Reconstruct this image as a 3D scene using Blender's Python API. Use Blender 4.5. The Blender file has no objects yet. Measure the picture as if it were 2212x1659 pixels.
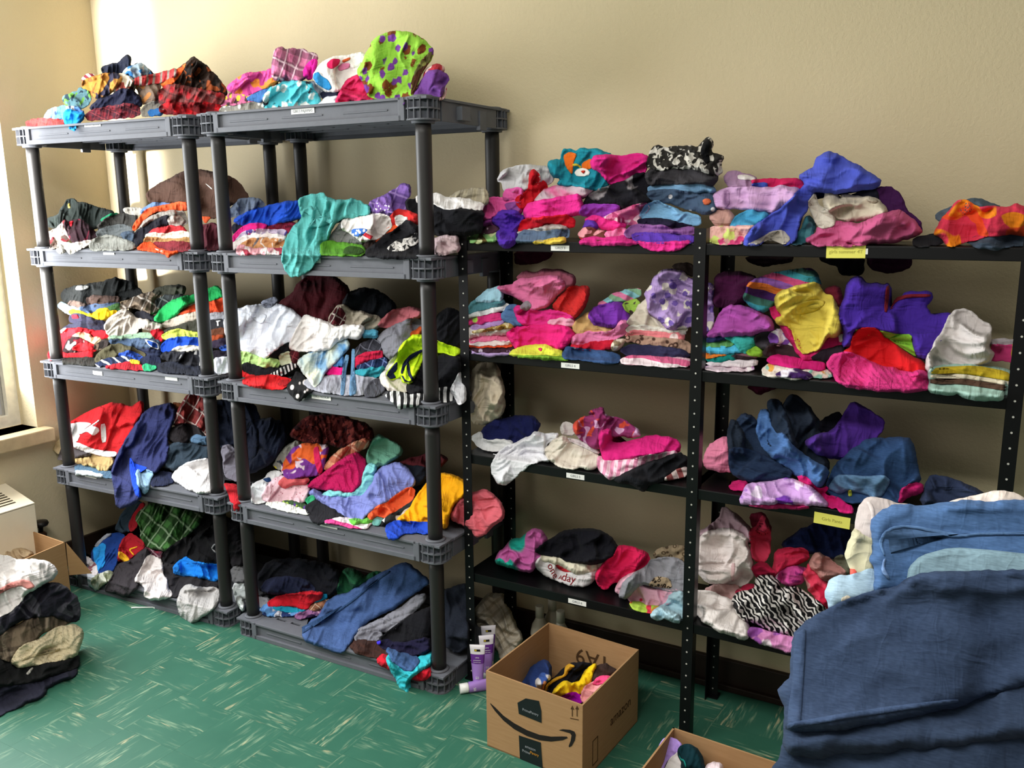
import bpy, bmesh, math, random
import numpy as np
from mathutils import Vector, Matrix
from mathutils.geometry import delaunay_2d_cdt

scene = bpy.context.scene
COL = scene.collection

# ------------------------------------------------------------------ camera
FPX = 1901.339
CAM = np.array([3.2301, -2.7385, 1.6012])
YAW, PITCH, ROLL = 0.5198, -0.2028, -0.0109
def cam_axes():
    cy, sy = math.cos(YAW), math.sin(YAW); cp, sp = math.cos(PITCH), math.sin(PITCH)
    cr, sr = math.cos(ROLL), math.sin(ROLL)
    fwd = np.array([-sy*cp, cy*cp, sp]); right = np.array([cy, sy, 0.0]); up = np.cross(right, fwd)
    return np.array([right*cr+up*sr, -right*sr+up*cr, fwd])
CM = cam_axes()
cd = bpy.data.cameras.new('camera'); co = bpy.data.objects.new('camera', cd); COL.objects.link(co)
cd.sensor_fit = 'HORIZONTAL'; cd.sensor_width = 36.0; cd.lens = FPX/2212*36.0; cd.clip_start = 0.02; cd.clip_end = 60
mw = Matrix.Identity(4)
for i in range(3):
    mw[i][0], mw[i][1], mw[i][2], mw[i][3] = CM[0][i], CM[1][i], -CM[2][i], CAM[i]
co.matrix_world = mw
scene.camera = co

# ------------------------------------------------------------------ light and exposure
WX, WY = -0.44, -0.046            # left wall x, back wall y
scene.view_settings.view_transform = 'Standard'; scene.view_settings.look = 'None'
scene.view_settings.gamma = 1.0; scene.view_settings.use_curve_mapping = False
scene.view_settings.exposure = 0.53
world = bpy.data.worlds.new('world'); scene.world = world; world.use_nodes = True
bg = world.node_tree.nodes['Background']
bg.inputs[0].default_value = (1.0, 0.95, 0.87, 1); bg.inputs[1].default_value = 0.19
def area(name, loc, rot, sx, sy, power, col, spread=None):
    l = bpy.data.lights.new(name, 'AREA'); l.shape = 'RECTANGLE'; l.size = sx; l.size_y = sy
    l.energy = power; l.color = col
    if spread: l.spread = math.radians(spread)
    o = bpy.data.objects.new(name, l); COL.objects.link(o); o.location = loc; o.rotation_euler = rot
    return o
# daylight through the window in the left wall
area('window_daylight', (WX-0.10, -1.27, 1.70), (0, math.radians(-90), 0), 1.75, 1.48, 86, (0.95, 0.98, 1.0))
# fill lamp added at the open front of the room; no window stands there
area('added_front_fill', (0.6, -3.9, 2.5), (math.radians(68), 0, math.radians(-10)), 2.4, 0.7, 9, (1.0, 0.965, 0.91))
# fill lamp added overhead, out of view, to light the shelves from above
area('added_overhead_fill', (2.0, -2.35, 2.735), (0, 0, 0), 2.4, 0.5, 52, (1.0, 0.97, 0.93))
area('added_corner_shaft', (-0.24, -4.30, 1.75), (math.radians(90), 0, 0), 0.16, 1.5, 7.0, (1.0, 0.98, 0.95), 5)  # narrow lamp added to brighten the back wall by the corner

# ------------------------------------------------------------------ helpers
def lin(h):
    h = h.lstrip('#'); c = [int(h[i:i+2], 16)/255 for i in (0, 2, 4)]
    return tuple((x/12.92 if x <= .04045 else ((x+.055)/1.055)**2.4) for x in c)+(1.0,)
def ray(u, v):
    return CM.T @ np.array([(u-1106)/FPX, -(v-829.5)/FPX, 1.0])
def at(u, v, axis, val):
    d = ray(u, v); return CAM+d*((val-CAM[axis])/d[axis])
def tag(o, label=None, cat=None, group=None, kind=None):
    if label: o['label'] = label
    if cat: o['category'] = cat
    if group: o['group'] = group
    if kind: o['kind'] = kind
    return o
def empty(name, loc=(0, 0, 0), rz=0.0):
    o = bpy.data.objects.new(name, None); COL.objects.link(o); o.location = loc; o.rotation_euler = (0, 0, rz)
    o.empty_display_size = 0.05; return o
def link(name, me, parent=None, loc=None):
    o = bpy.data.objects.new(name, me); COL.objects.link(o)
    if loc is not None: o.location = loc
    if parent is not None: o.parent = parent
    return o
class MB:
    """collects simple solids, then links them as one mesh"""
    def __init__(s): s.v = []; s.f = []; s.m = []; s.sm = []
    def add(s, vs, fs, mi=0, smooth=False):
        b = len(s.v); s.v += [tuple(map(float, p)) for p in vs]
        for f in fs: s.f.append([b+i for i in f]); s.m.append(mi); s.sm.append(smooth)
    def box(s, x0, x1, y0, y1, z0, z1, mi=0, M=None):
        vs = [(x, y, z) for z in (z0, z1) for y in (y0, y1) for x in (x0, x1)]
        if M is not None: vs = [tuple(M @ Vector(p)) for p in vs]
        s.add(vs, [(0, 2, 3, 1), (4, 5, 7, 6), (0, 1, 5, 4), (2, 6, 7, 3), (0, 4, 6, 2), (1, 3, 7, 5)], mi)
    def prism(s, pts, z0, z1, mi=0, M=None, smooth=False):
        n = len(pts); vs = [(p[0], p[1], z0) for p in pts]+[(p[0], p[1], z1) for p in pts]
        if M is not None: vs = [tuple(M @ Vector(p)) for p in vs]
        b = len(s.v); s.v += vs
        s.f.append([b+i for i in range(n)][::-1]); s.m.append(mi); s.sm.append(False)
        s.f.append([b+n+i for i in range(n)]); s.m.append(mi); s.sm.append(False)
        for i in range(n):
            j = (i+1) % n; s.f.append([b+i, b+j, b+n+j, b+n+i]); s.m.append(mi); s.sm.append(smooth)
    def lathe(s, prof, n=20, mi=0, M=None, cap=True):
        vs = []; k = len(prof)
        for r, z in prof:
            for i in range(n):
                a = 2*math.pi*i/n; p = (r*math.cos(a), r*math.sin(a), z)
                vs.append(tuple(M @ Vector(p)) if M is not None else p)
        fs = [(j*n+i, j*n+(i+1) % n, (j+1)*n+(i+1) % n, (j+1)*n+i) for j in range(k-1) for i in range(n)]
        s.add(vs, fs, mi, True)
        if cap:
            b = len(s.v)-k*n
            s.f.append([b+i for i in range(n)][::-1]); s.m.append(mi); s.sm.append(False)
            s.f.append([b+(k-1)*n+i for i in range(n)]); s.m.append(mi); s.sm.append(False)
    def tube(s, pts, r, n=8, mi=0):
        pts = [Vector(p) for p in pts]; rings = []
        for i, p in enumerate(pts):
            t = (pts[min(i+1, len(pts)-1)]-pts[max(i-1, 0)]).normalized()
            a = t.orthogonal().normalized() if i == 0 else (rings[-1][1]-t*rings[-1][1].dot(t)).normalized()
            rr = r[i] if isinstance(r, (list, tuple)) else r
            rings.append(([p+(a*math.cos(2*math.pi*k/n)+t.cross(a)*math.sin(2*math.pi*k/n))*rr for k in range(n)], a))
        vs = [q for ring, _ in rings for q in ring]; k = len(pts)
        fs = [(j*n+i, j*n+(i+1) % n, (j+1)*n+(i+1) % n, (j+1)*n+i) for j in range(k-1) for i in range(n)]
        fs += [tuple(range(n))[::-1], tuple((k-1)*n+i for i in range(n))]
        s.add(vs, fs, mi, True)
    def build(s, name, mats, parent=None, loc=None, bevel=0.0):
        me = bpy.data.meshes.new(name); me.from_pydata(s.v, [], s.f); me.update()
        for m in (mats if isinstance(mats, (list, tuple)) else [mats]): me.materials.append(m)
        me.polygons.foreach_set('material_index', s.m); me.polygons.foreach_set('use_smooth', s.sm)
        o = link(name, me, parent, loc)
        if bevel:
            b = o.modifiers.new('bevel', 'BEVEL'); b.width = bevel; b.segments = 2; b.limit_method = 'ANGLE'
        return o
def text_into(mb, s, size, M, mi=1, align='CENTER', ex=0.0003):
    """flat lettering as geometry, transformed by M, added to a mesh builder"""
    c = bpy.data.curves.new('txt', 'FONT'); c.body = s; c.size = size; c.align_x = align; c.align_y = 'CENTER'; c.extrude = ex
    c.resolution_u = 3
    o = bpy.data.objects.new('txt', c); me = bpy.data.meshes.new_from_object(o)
    mb.add([tuple(M @ v.co) for v in me.vertices], [tuple(p.vertices) for p in me.polygons], mi)
    bpy.data.objects.remove(o); bpy.data.curves.remove(c); bpy.data.meshes.remove(me)

# ------------------------------------------------------------------ materials
class NT:
    def __init__(s, name):
        s.mat = bpy.data.materials.new(name); s.mat.use_nodes = True
        s.t = s.mat.node_tree; s.b = s.t.nodes['Principled BSDF']
    def n(s, typ, **kw):
        nd = s.t.nodes.new(typ)
        for k, v in kw.items(): setattr(nd, k, v)
        return nd
    def l(s, a, b): s.t.links.new(a, b)
    def math(s, op, a, b=None, c=None):
        nd = s.n('ShaderNodeMath', operation=op)
        for i, x in enumerate((a, b, c)):
            if x is None: continue
            if isinstance(x, (int, float)): nd.inputs[i].default_value = x
            else: s.l(x, nd.inputs[i])
        return nd.outputs[0]
    def mix(s, fac, a, b):
        nd = s.n('ShaderNodeMix', data_type='RGBA')
        for sock, x in ((nd.inputs[0], fac), (nd.inputs[6], a), (nd.inputs[7], b)):
            if isinstance(x, (int, float)): sock.default_value = x
            elif isinstance(x, tuple): sock.default_value = x
            else: s.l(x, sock)
        return nd.outputs[2]
    def noise(s, vec, scale, detail=2.0, dist=0.0):
        nd = s.n('ShaderNodeTexNoise'); s.l(vec, nd.inputs['Vector'])
        nd.inputs['Scale'].default_value = scale; nd.inputs['Detail'].default_value = detail; nd.inputs['Distortion'].default_value = dist
        return nd.outputs[0]
    def mapping(s, vec, scale=(1, 1, 1), rot=(0, 0, 0)):
        nd = s.n('ShaderNodeMapping'); s.l(vec, nd.inputs[0]); nd.inputs['Scale'].default_value = scale; nd.inputs['Rotation'].default_value = rot
        return nd.outputs[0]
    def bump(s, h, strength, dist):
        nd = s.n('ShaderNodeBump'); nd.inputs['Strength'].default_value = strength; nd.inputs['Distance'].default_value = dist
        s.l(h, nd.inputs['Height']); s.l(nd.outputs[0], s.b.inputs['Normal'])
    def coord(s, k): return s.n('ShaderNodeTexCoord').outputs[k]
    def base(s, x, rough=.9, spec=.25, metal=0):
        if isinstance(x, tuple): s.b.inputs['Base Color'].default_value = x
        else: s.l(x, s.b.inputs['Base Color'])
        s.b.inputs['Roughness'].default_value = rough; s.b.inputs['Specular IOR Level'].default_value = spec; s.b.inputs['Metallic'].default_value = metal
def simple(name, hexc, rough=.6, spec=.4, noise=0.06, scale=30, metal=0, bump=0):
    m = NT(name); c = m.coord('Object'); f = m.noise(c, scale, 3)
    d = lin(hexc); dark = tuple(x*(1-noise*4) for x in d[:3])+(1,)
    m.base(m.mix(f, dark, tuple(min(1, x*(1+noise*3)) for x in d[:3])+(1,)), rough, spec, metal)
    if bump: m.bump(m.noise(c, scale*12, 2), bump, .002)
    return m.mat
_cloth = {}
def cloth(spec):
    """'hex' or 'hex/pattern,arg,...' -> fabric material in UV metres"""
    if spec in _cloth: return _cloth[spec]
    base, _, pat = spec.partition('/'); m = NT('fabric_'+base); uv = m.coord('UV')
    a = pat.split(','); kind = a[0]; col = lin(base)
    grain = m.noise(uv, 55, 3)
    out = None; hgt = m.noise(uv, 700, 2); bs, bd = .25, .0012
    sep = m.n('ShaderNodeSeparateXYZ')
    def thr(x, t, soft=.02):
        nd = m.n('ShaderNodeMapRange'); m.l(x, nd.inputs[0]); nd.inputs[1].default_value = t-soft; nd.inputs[2].default_value = t+soft; return nd.outputs[0]
    warp = m.n('ShaderNodeVectorMath', operation='ADD'); m.l(uv, warp.inputs[0])
    wn = m.n('ShaderNodeTexNoise'); m.l(uv, wn.inputs['Vector']); wn.inputs['Scale'].default_value = 14
    wsc = m.n('ShaderNodeVectorMath', operation='SCALE'); m.l(wn.outputs[1], wsc.inputs[0]); wsc.inputs['Scale'].default_value = .022
    m.l(wsc.outputs[0], warp.inputs[1]); wuv = warp.outputs[0]
    if kind == 'plaid':
        c2, c3, sc = lin(a[1]), lin(a[2]), float(a[3]); m.l(m.mapping(wuv, (sc, sc, 1), (0, 0, .35)), sep.inputs[0])
        x, y = [m.math('FRACT', sep.outputs[i]) for i in (0, 1)]
        bx, by = [thr(m.math('ABSOLUTE', m.math('SUBTRACT', t, .5)), .22) for t in (x, y)]
        lx, ly = [m.math('SUBTRACT', 1.0, thr(m.math('ABSOLUTE', m.math('SUBTRACT', t, .12)), .05)) for t in (x, y)]
        o = m.mix(m.math('MULTIPLY', bx, .55), col, c2); o = m.mix(m.math('MULTIPLY', by, .55), o, c2)
        out = m.mix(m.math('MULTIPLY', m.math('MAXIMUM', lx, ly), .55), o, c3)
    elif kind == 'str':
        ang, sc, cols = float(a[1]), float(a[2]), [base]+a[3:]
        m.l(m.mapping(wuv, (sc, sc, 1), (0, 0, math.radians(ang))), sep.inputs[0])
        r = m.n('ShaderNodeValToRGB'); r.color_ramp.interpolation = 'CONSTANT'; e = r.color_ramp.elements
        while len(e) < len(cols): e.new(.5)
        for i, h in enumerate(cols): e[i].position = i/len(cols); e[i].color = lin(h)
        m.l(m.math('FRACT', sep.outputs[1]), r.inputs[0]); out = r.outputs[0]
    elif kind == 'dots':
        v = m.n('ShaderNodeTexVoronoi'); m.l(uv, v.inputs['Vector']); v.inputs['Scale'].default_value = float(a[2])
        v.inputs['Randomness'].default_value = .75
        out = m.mix(m.math('SUBTRACT', 1.0, thr(v.outputs['Distance'], float(a[3]) if len(a) > 3 else .3, .04)), col, lin(a[1]))
    elif kind == 'blot':
        sc = float(a[3]); n1 = m.noise(uv, sc, 1.0, .6); n2 = m.noise(m.mapping(uv, rot=(0, 0, 1)), sc*1.35, 1.0, .8)
        out = m.mix(thr(n1, .56, .015), col, lin(a[1])); out = m.mix(thr(n2, .6, .015), out, lin(a[2]))
    elif kind == 'pr':
        out = col
        for q, h in enumerate(a[1:3]):
            v = m.n('ShaderNodeTexVoronoi'); m.l(m.mapping(wuv, rot=(0, 0, 1.1*q)), v.inputs['Vector']); v.inputs['Scale'].default_value = float(a[3])*(1+.25*q)
            d = m.math('ADD', v.outputs['Distance'], m.math('MULTIPLY', m.noise(uv, float(a[3])*4, 2), .35))
            out = m.mix(m.math('SUBTRACT', 1.0, thr(d, .52, .03)), out, lin(h))
    elif kind == 'zeb':
        w = m.n('ShaderNodeTexWave', wave_type='BANDS', bands_direction='DIAGONAL'); m.l(uv, w.inputs['Vector'])
        w.inputs['Scale'].default_value = float(a[2]); w.inputs['Distortion'].default_value = 7; w.inputs['Detail'].default_value = 1.2; w.inputs['Detail Scale'].default_value = 1.4
        out = m.mix(thr(w.outputs[1], .46, .05), col, lin(a[1]))
    elif kind == 'leo':
        v = m.n('ShaderNodeTexVoronoi', feature='F1'); m.l(wuv, v.inputs['Vector']); v.inputs['Scale'].default_value = float(a[2])
        out = m.mix(m.math('SUBTRACT', thr(v.outputs['Distance'], .22, .05), thr(v.outputs['Distance'], .42, .05)), col, lin(a[1]))
    elif kind == 'tie':
        n1 = m.noise(uv, float(a[3]), 2, 1.0); n2 = m.noise(m.mapping(uv, rot=(0, 0, 2)), float(a[3])*.8, 2, 1.2)
        out = m.mix(thr(n1, .5, .14), col, lin(a[1])); out = m.mix(thr(n2, .55, .14), out, lin(a[2]))
    elif kind == 'den':
        g = m.noise(m.mapping(uv, (90, 420, 1), (0, 0, .6)), 1.0, 3); lo = m.noise(uv, 16, 2)
        d = tuple(x*.6 for x in col[:3])+(1,); h = tuple(min(1, x*1.5+.012) for x in col[:3])+(1,)
        out = m.mix(m.math('MULTIPLY_ADD', g, .9, m.math('MULTIPLY_ADD', lo, .9, -.4)), d, h)
        hgt = g; bs, bd = .3, .001
    elif kind == 'knit':
        w = m.n('ShaderNodeTexWave', wave_type='BANDS', bands_direction='DIAGONAL'); m.l(wuv, w.inputs['Vector']); w.inputs['Scale'].default_value = 38
        w.inputs['Distortion'].default_value = 2.5; w.inputs['Detail Scale'].default_value = 6
        hgt = w.outputs[1]; bs, bd = .55, .003
    if out is None: out = col
    m.l(uv, sep.inputs[0]) if not sep.inputs[0].is_linked else None
    out = m.mix(m.math('MULTIPLY', grain, .28), out, m.mix(.5, out, (0, 0, 0, 1)))
    m.base(out, .95, .06); m.b.inputs['Sheen Weight'].default_value = .02; m.b.inputs['Sheen Roughness'].default_value = .5
    cn = m.noise(m.mapping(wuv, (.28, 1, 1), (0, 0, .5)), 30, 2, .5); cr1 = m.math('ABSOLUTE', m.math('SUBTRACT', cn, .5))
    cn2 = m.noise(m.mapping(wuv, (1, .3, 1), (0, 0, .35)), 46, 2, .5); cr2 = m.math('ABSOLUTE', m.math('SUBTRACT', cn2, .5))
    b1 = m.n('ShaderNodeBump'); b1.inputs['Strength'].default_value = .75; b1.inputs['Distance'].default_value = .012 if kind != 'den' else .006
    m.l(m.math('ADD', m.math('MULTIPLY', cr1, -1.6), m.math('MULTIPLY', cr2, -.9)), b1.inputs['Height'])
    b2 = m.n('ShaderNodeBump'); b2.inputs['Strength'].default_value = bs; b2.inputs['Distance'].default_value = bd
    m.l(hgt, b2.inputs['Height']); m.l(b1.outputs[0], b2.inputs['Normal']); m.l(b2.outputs[0], m.b.inputs['Normal'])
    _cloth[spec] = m.mat; return m.mat
# ------------------------------------------------------------------ the room
def wall_mat():
    m = NT('painted_wall'); c = m.coord('Object')
    m.base(m.mix(m.noise(c, 3, 3), lin('cabb98'), lin('d4c5a4')), .75, .25)
    h = m.math('ADD', m.noise(c, 90, 3), m.math('MULTIPLY', m.noise(c, 260, 2), .5)); m.bump(h, .35, .004)
    return m.mat
M_WALL = wall_mat()
M_BASE = simple('dark_baseboard', '2a1d17', .5, .3)
RX1, RY0, RZ = 4.7, -4.7, 2.8
b = MB(); b.box(WX-.2, RX1, WY, WY+.15, 0, RZ); tag(b.build('wall_back', M_WALL), 'cream textured wall behind the shelving', kind='structure')
b = MB(); y0, y1, z0, z1 = -2.02, -.52, .66, 2.55
b.box(WX-.2, WX, y1, WY, 0, RZ); b.box(WX-.2, WX, RY0, y0, 0, RZ); b.box(WX-.2, WX, y0, y1, 0, z0); b.box(WX-.2, WX, y0, y1, z1, RZ)
tag(b.build('wall_left', M_WALL), 'cream textured window wall on the left', kind='structure')
b = MB(); b.box(WX-.2, RX1, RY0, WY+.15, RZ, RZ+.1); tag(b.build('ceiling', simple('ceiling_paint', 'd8d4c8', .9, .1)), kind='structure')
b = MB(); b.box(WX-.2, RX1, RY0, WY+.15, -.12, -.004)
floor = b.build('floor', simple('floor_underlay', '12251d', .8, .2)); tag(floor, 'green streaked vinyl tile floor', kind='structure')
def tile_mat():
    m = NT('green_vinyl_tile'); oc = m.coord('Object'); oi = m.n('ShaderNodeObjectInfo')
    off = m.n('ShaderNodeVectorMath', operation='ADD'); m.l(oc, off.inputs[0])
    cb = m.n('ShaderNodeCombineXYZ'); s = m.math('MULTIPLY', oi.outputs['Random'], 37.0); m.l(s, cb.inputs[0]); m.l(m.math('MULTIPLY', oi.outputs['Random'], 91.0), cb.inputs[1]); m.l(cb.outputs[0], off.inputs[1])
    n1 = m.noise(m.mapping(off.outputs[0], (4.5, 20, 1)), 1.0, 3, .3); n2 = m.noise(m.mapping(off.outputs[0], (13, 120, 1)), 1.0, 4, .4); n3 = m.noise(off.outputs[0], 9, 2)
    n4 = m.noise(m.mapping(off.outputs[0], (9, 70, 1)), 1.0, 3, .8)
    def th(x, lo, hi):
        nd = m.n('ShaderNodeMapRange'); m.l(x, nd.inputs[0]); nd.inputs[1].default_value = lo; nd.inputs[2].default_value = hi; return nd.outputs[0]
    g = m.mix(n3, lin('295b4a'), lin('366855'))
    g = m.mix(m.math('MULTIPLY', th(n2, .50, .66), m.math('MULTIPLY', th(n1, .47, .62), .85)), g, lin('7f9a7e'))
    g = m.mix(m.math('MULTIPLY', m.math('MULTIPLY', th(n4, .60, .70), th(n1, .52, .62)), .75), g, lin('b8b08a'))
    m.base(g, .5, .28); m.bump(n1, .05, .001)
    return m.mat
M_TILE = tile_mat(); TS = .2286
b = MB(); e = TS/2-.00015; b.box(-e, e, -e, e, -.004, 0); b_me = None
nx = int((3.9-WX)/TS); ny = int((WY+2.35)/TS)
for j in range(ny+1):
    for i in range(nx+1):
        x, y = WX+TS*(i+.5), WY-TS*(j+.5)
        if b_me is None: o = b.build('tile', M_TILE, floor); b_me = o.data
        else: o = link('tile', b_me, floor)
        o.location = (x, y, 0); o.rotation_euler = (0, 0, math.radians(90 if (i+j) % 2 else 0)+(math.pi if (i*7+j*3) % 4 > 1 else 0))
# rest of the floor, out of sight, as plain vinyl
b = MB(); b.box(WX+TS*(nx+1), RX1, RY0, WY, -.004, 0); b.box(WX, WX+TS*(nx+1), RY0, WY-TS*(ny+1), -.004, 0)
b.build('floor_sheet', simple('plain_green_vinyl', '38805f', .4, .4), floor)
for nm, bx in (('baseboard_back', (WX, RX1, WY-.018, WY, 0, .105)), ('baseboard_left', (WX, WX+.018, RY0, WY-.018, 0, .105))):
    b = MB(); b.box(*bx)
    x0, x1, yy0, yy1 = bx[:4]
    if nm.endswith('back'): b.box(x0, x1, yy0-.016, yy0, 0, .022)
    else: b.box(x1, x1+.016, yy0, yy1, 0, .022)
    tag(b.build(nm, M_BASE, bevel=.003), 'dark brown wooden baseboard', kind='structure')
# window: frame, glass, sill
M_WOODW = simple('white_window_paint', 'e8e2d4', .5, .4); M_SILL = simple('beige_sill', 'b9a480', .6, .3)
gl = NT('window_glass'); gl.base((1, 1, 1, 1), .02, .5); gl.b.inputs['Transmission Weight'].default_value = 1.0
b = MB(); xa, xb = WX-.17, WX-.12
b.box(xa, xb, y0, y0+.05, z0, z1); b.box(xa, xb, y1-.05, y1, z0, z1); b.box(xa, xb, y0+.05, y1-.05, z0, z0+.05); b.box(xa, xb, y0+.05, y1-.05, z1-.05, z1)
b.box(xa, xb, y0+.05, y1-.05, 1.6, 1.65)
win = b.build('window_1', M_WOODW); tag(win, 'bright white framed window in the left wall', kind='structure')
b = MB(); b.box(WX-.15, WX-.146, y0+.05, y1-.05, z0+.05, 1.6); b.build('pane', gl.mat, win)
b = MB(); b.box(WX-.15, WX-.146, y0+.05, y1-.05, 1.65, z1-.05); b.build('pane', gl.mat, win)
b = MB(); b.box(WX-.12, WX+.07, y0-.03, y1+.035, .60, .66); b.build('window_sill', M_SILL, win, bevel=.006)

# ------------------------------------------------------------------ shelving
M_PLAS = simple('grey_moulded_plastic', '606269', .65, .25, .03, 40, bump=.12)
M_PLASD = simple('dark_grey_plastic', '4c4f57', .55, .35, .03, 40)
M_POST = simple('charcoal_plastic_post', '211f1e', .5, .4, .04, 60)
M_BLK = simple('black_enamel_steel', '08080a', .4, .3, .03, 20)
M_DOT = simple('bare_steel_hole_rim', 'b8b6ae', .45, .6)
M_PAPER = simple('white_label_paper', 'e6e6e2', .7, .2, .01); M_INK = simple('label_ink', '8a8d92', .8, .1)
M_NOTE = simple('yellow_note_paper', 'e6e06a', .8, .2, .01); M_NINK = simple('pencil_ink', 'b3ad55', .8, .1)
W, DP, TH, MG = .85, .4071, .0666, .047
PZ = [1.909, 1.4434, .9857, .5277, .0666]
UNITS = {'P1': (-.1915, -.5532, .0456), 'P2': (.8108, -.5225, .0145)}
BX0, BW1, BW2, BYF, BD, BT, BPT = 1.7284, .7571, .7687, -.4146, .2860, .0307, 1.5297
BZ = [1.4889, 1.1430, .8017, .3889]
def rsq(h, r, n=5):
    p = []
    for cx, cy, a0 in ((h-r, h-r, 0), (-h+r, h-r, 90), (-h+r, -h+r, 180), (h-r, -h+r, 270)):
        for k in range(n+1):
            a = math.radians(a0+90*k/n); p.append((cx+r*math.cos(a), cy+r*math.sin(a)))
    return p
def corner_mesh():
    b = MB(); t = TH
    b.prism(rsq(.036, .028), -t+.002, -.002, 1)
    for z in (-t, -t/2-.0022, -.0045): b.prism(rsq(MG, .034), z, z+.0045, 0)
    for k in range(14):
        a = 2*math.pi*(k+.5)/14; M = Matrix.Rotation(a, 4, 'Z'); d = max(abs(math.cos(a)), abs(math.sin(a)))
        L = min(MG/d, .0525)-.0005; b.box(.03, L, -.0013, .0013, -t+.003, -.003, 0, M)
    b.lathe([(.033, -.0005), (.033, .004), (.029, .006)], 24); b.lathe([(.034, -t-.008), (.036, -t+.001)], 24)
    return b
def shelf_mesh():
    b = MB(); x0, x1, y0_, y1_ = -MG, W+MG, -MG, DP+MG; e = .046
    # deck of strips with slots between
    ys = y0_+.002; n = 7; sl = .013; sw = (y1_-y0_-.004-sl*(n-1))/n
    for k in range(n):
        b.box(x0+.002, x1-.002, ys, ys+sw, -.009, -.0005); ys += sw
        if k < n-1:
            xx = x0+.002
            for q in range(13):
                wd = .026 if q else .075
                b.box(xx, xx+wd, ys, ys+sl, -.009, -.0005); xx += wd+.045
            b.box(min(xx-.045, x1-.1), x1-.002, ys, ys+sl, -.009, -.0008)
        ys += sl if k < n-1 else 0
    for k in range(6):
        y = y0_+.05+k*(y1_-y0_-.1)/5; b.box(x0+.03, x1-.03, y-.002, y+.002, -.042, -.009)
    for k in range(8):
        x = x0+.05+k*(x1-x0-.1)/7; b.box(x-.002, x+.002, y0_+.02, y1_-.02, -.036, -.009)
    # front and back aprons: recessed panel with a proud frame
    for f in (0, 1):
        def yb(a, c, xa, xb, za, zb): b.box(xa, xb, *((y0_+a, y0_+c) if not f else (y1_-c, y1_-a)), za, zb)
        yb(.010, .016, e, W-e, -TH, -.002)
        yb(0, .016, e, W-e, -TH, -TH+.016); yb(0, .016, e, W-e, -.009, -.001)
        yb(0, .016, e-.012, e+.010, -TH, -.001); yb(0, .016, W-e-.010, W-e+.012, -TH, -.001)
        for xa, xb in ((.10, .27), (.33, .50), (.58, .75)): yb(.0075, .011, xa, xb, -.036, -.031)
    for f in (0, 1):
        def xbx(a, c, ya, yb_, za, zb): b.box(*((x0+a, x0+c) if not f else (x1-c, x1-a)), ya, yb_, za, zb)
        xbx(.006, .013, .04, DP-.04, -TH, -.001); xbx(0, .013, .04, DP-.04, -.009, -.001)
        xbx(-.014, .013, DP*.30, DP*.42, -TH+.008, -.018); xbx(.0, .013, DP*.62, DP*.72, -TH-.012, -.02)
    return b
LABELS = {'P1': {0: [((20+665*.24412, 90+735*.24412), 35, 'BOYS PAJAMAS', 146)], 1: [((235, 546), 26, '', 0)], 2: [((211, 806), 22, '', 0), ((370, 817), 28, '', 0)], 3: [((196, 1028), 27, '', 0)]},
          'P2': {0: [((654, 240), 50, 'GIRLS PAJAMAS', 0)], 1: [((676, 562), 34, 'SMALL', 0)], 2: [((694, 858), 43, 'GIRLS MEDIUM', 0)], 3: [((710, 1135), 38, 'GIRLS LARGE', 0)]}}
LABELS['P1'][0] = [((200, 269), 37, 'BOYS PAJAMAS', 0)]
crn = corner_mesh(); crn_me = None; shl = shelf_mesh(); shl_me = None
def sticker(parent, M, w, h, txt, mats, size):
    """paper label in the local plane of M, lettering proud of it"""
    b = MB(); b.box(-w/2, w/2, -h/2, h/2, 0, .0008, 0, M)
    if txt: text_into(b, txt, size, M @ Matrix.Translation((0, 0, .0011)), 1)
    return b.build('label', mats, parent)
FRONT = Matrix.Rotation(math.radians(90), 4, 'X')          # text plane -> facing -y
for u, lab in (('P1', 'grey plastic five tier shelving unit nearest the window'), ('P2', 'grey plastic five tier shelving unit beside the black shelving')):
    ux, uy, ua = UNITS[u]; root = empty('plastic_shelving', (ux, uy, 0), ua)
    tag(root, lab, 'shelving', 'grey plastic shelving units')
    inv = root.matrix_world.inverted() if False else (Matrix.Translation((ux, uy, 0)) @ Matrix.Rotation(ua, 4, 'Z')).inverted()
    for k, z in enumerate(PZ):
        if shl_me is None: s = shl.build('shelf', M_PLAS, root, bevel=.0012); shl_me = s.data
        else:
            s = link('shelf', shl_me, root); bv = s.modifiers.new('bevel', 'BEVEL'); bv.width = .0012; bv.segments = 2; bv.limit_method = 'ANGLE'
        s.location = (0, 0, z)
        for cx, cy in ((0, 0), (W, 0), (0, DP), (W, DP)):
            if crn_me is None: c = crn.build('corner_block', [M_PLAS, M_PLASD], s); crn_me = c.data
            else: c = link('corner_block', crn_me, s)
            c.location = (cx, cy, 0)
        for (px, wpx, txt, _) in LABELS[u].get(k, []):
            yl = -MG+.0085; n = Vector((-math.sin(ua), math.cos(ua), 0)); p0 = Vector((ux, uy, 0))+n*yl
            d = Vector(ray(*px)); t = (p0-Vector(CAM)).dot(n)/d.dot(n); wp = Vector(CAM)+d*t
            lp = inv @ wp; dist = (wp-Vector(CAM)).length; wd = wpx*dist/FPX*1.22
            sticker(s, Matrix.Translation((lp.x, yl, lp.z-z)) @ FRONT, wd, .016, txt, [M_PAPER, M_INK], wd*.125)['label'] = 'white paper label'
        if k < 4:
            zb = PZ[k+1]+.004; zt = z-TH-.006
            for cx, cy in ((0, 0), (W, 0), (0, DP), (W, DP)):
                b = MB(); b.lathe([(.0235, zb), (.0245, zb+.03), (.0238, (zb+zt)/2), (.0245, zt-.03), (.0235, zt)], 26)
                b.build('post', M_POST, root, (cx, cy, 0))
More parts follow.
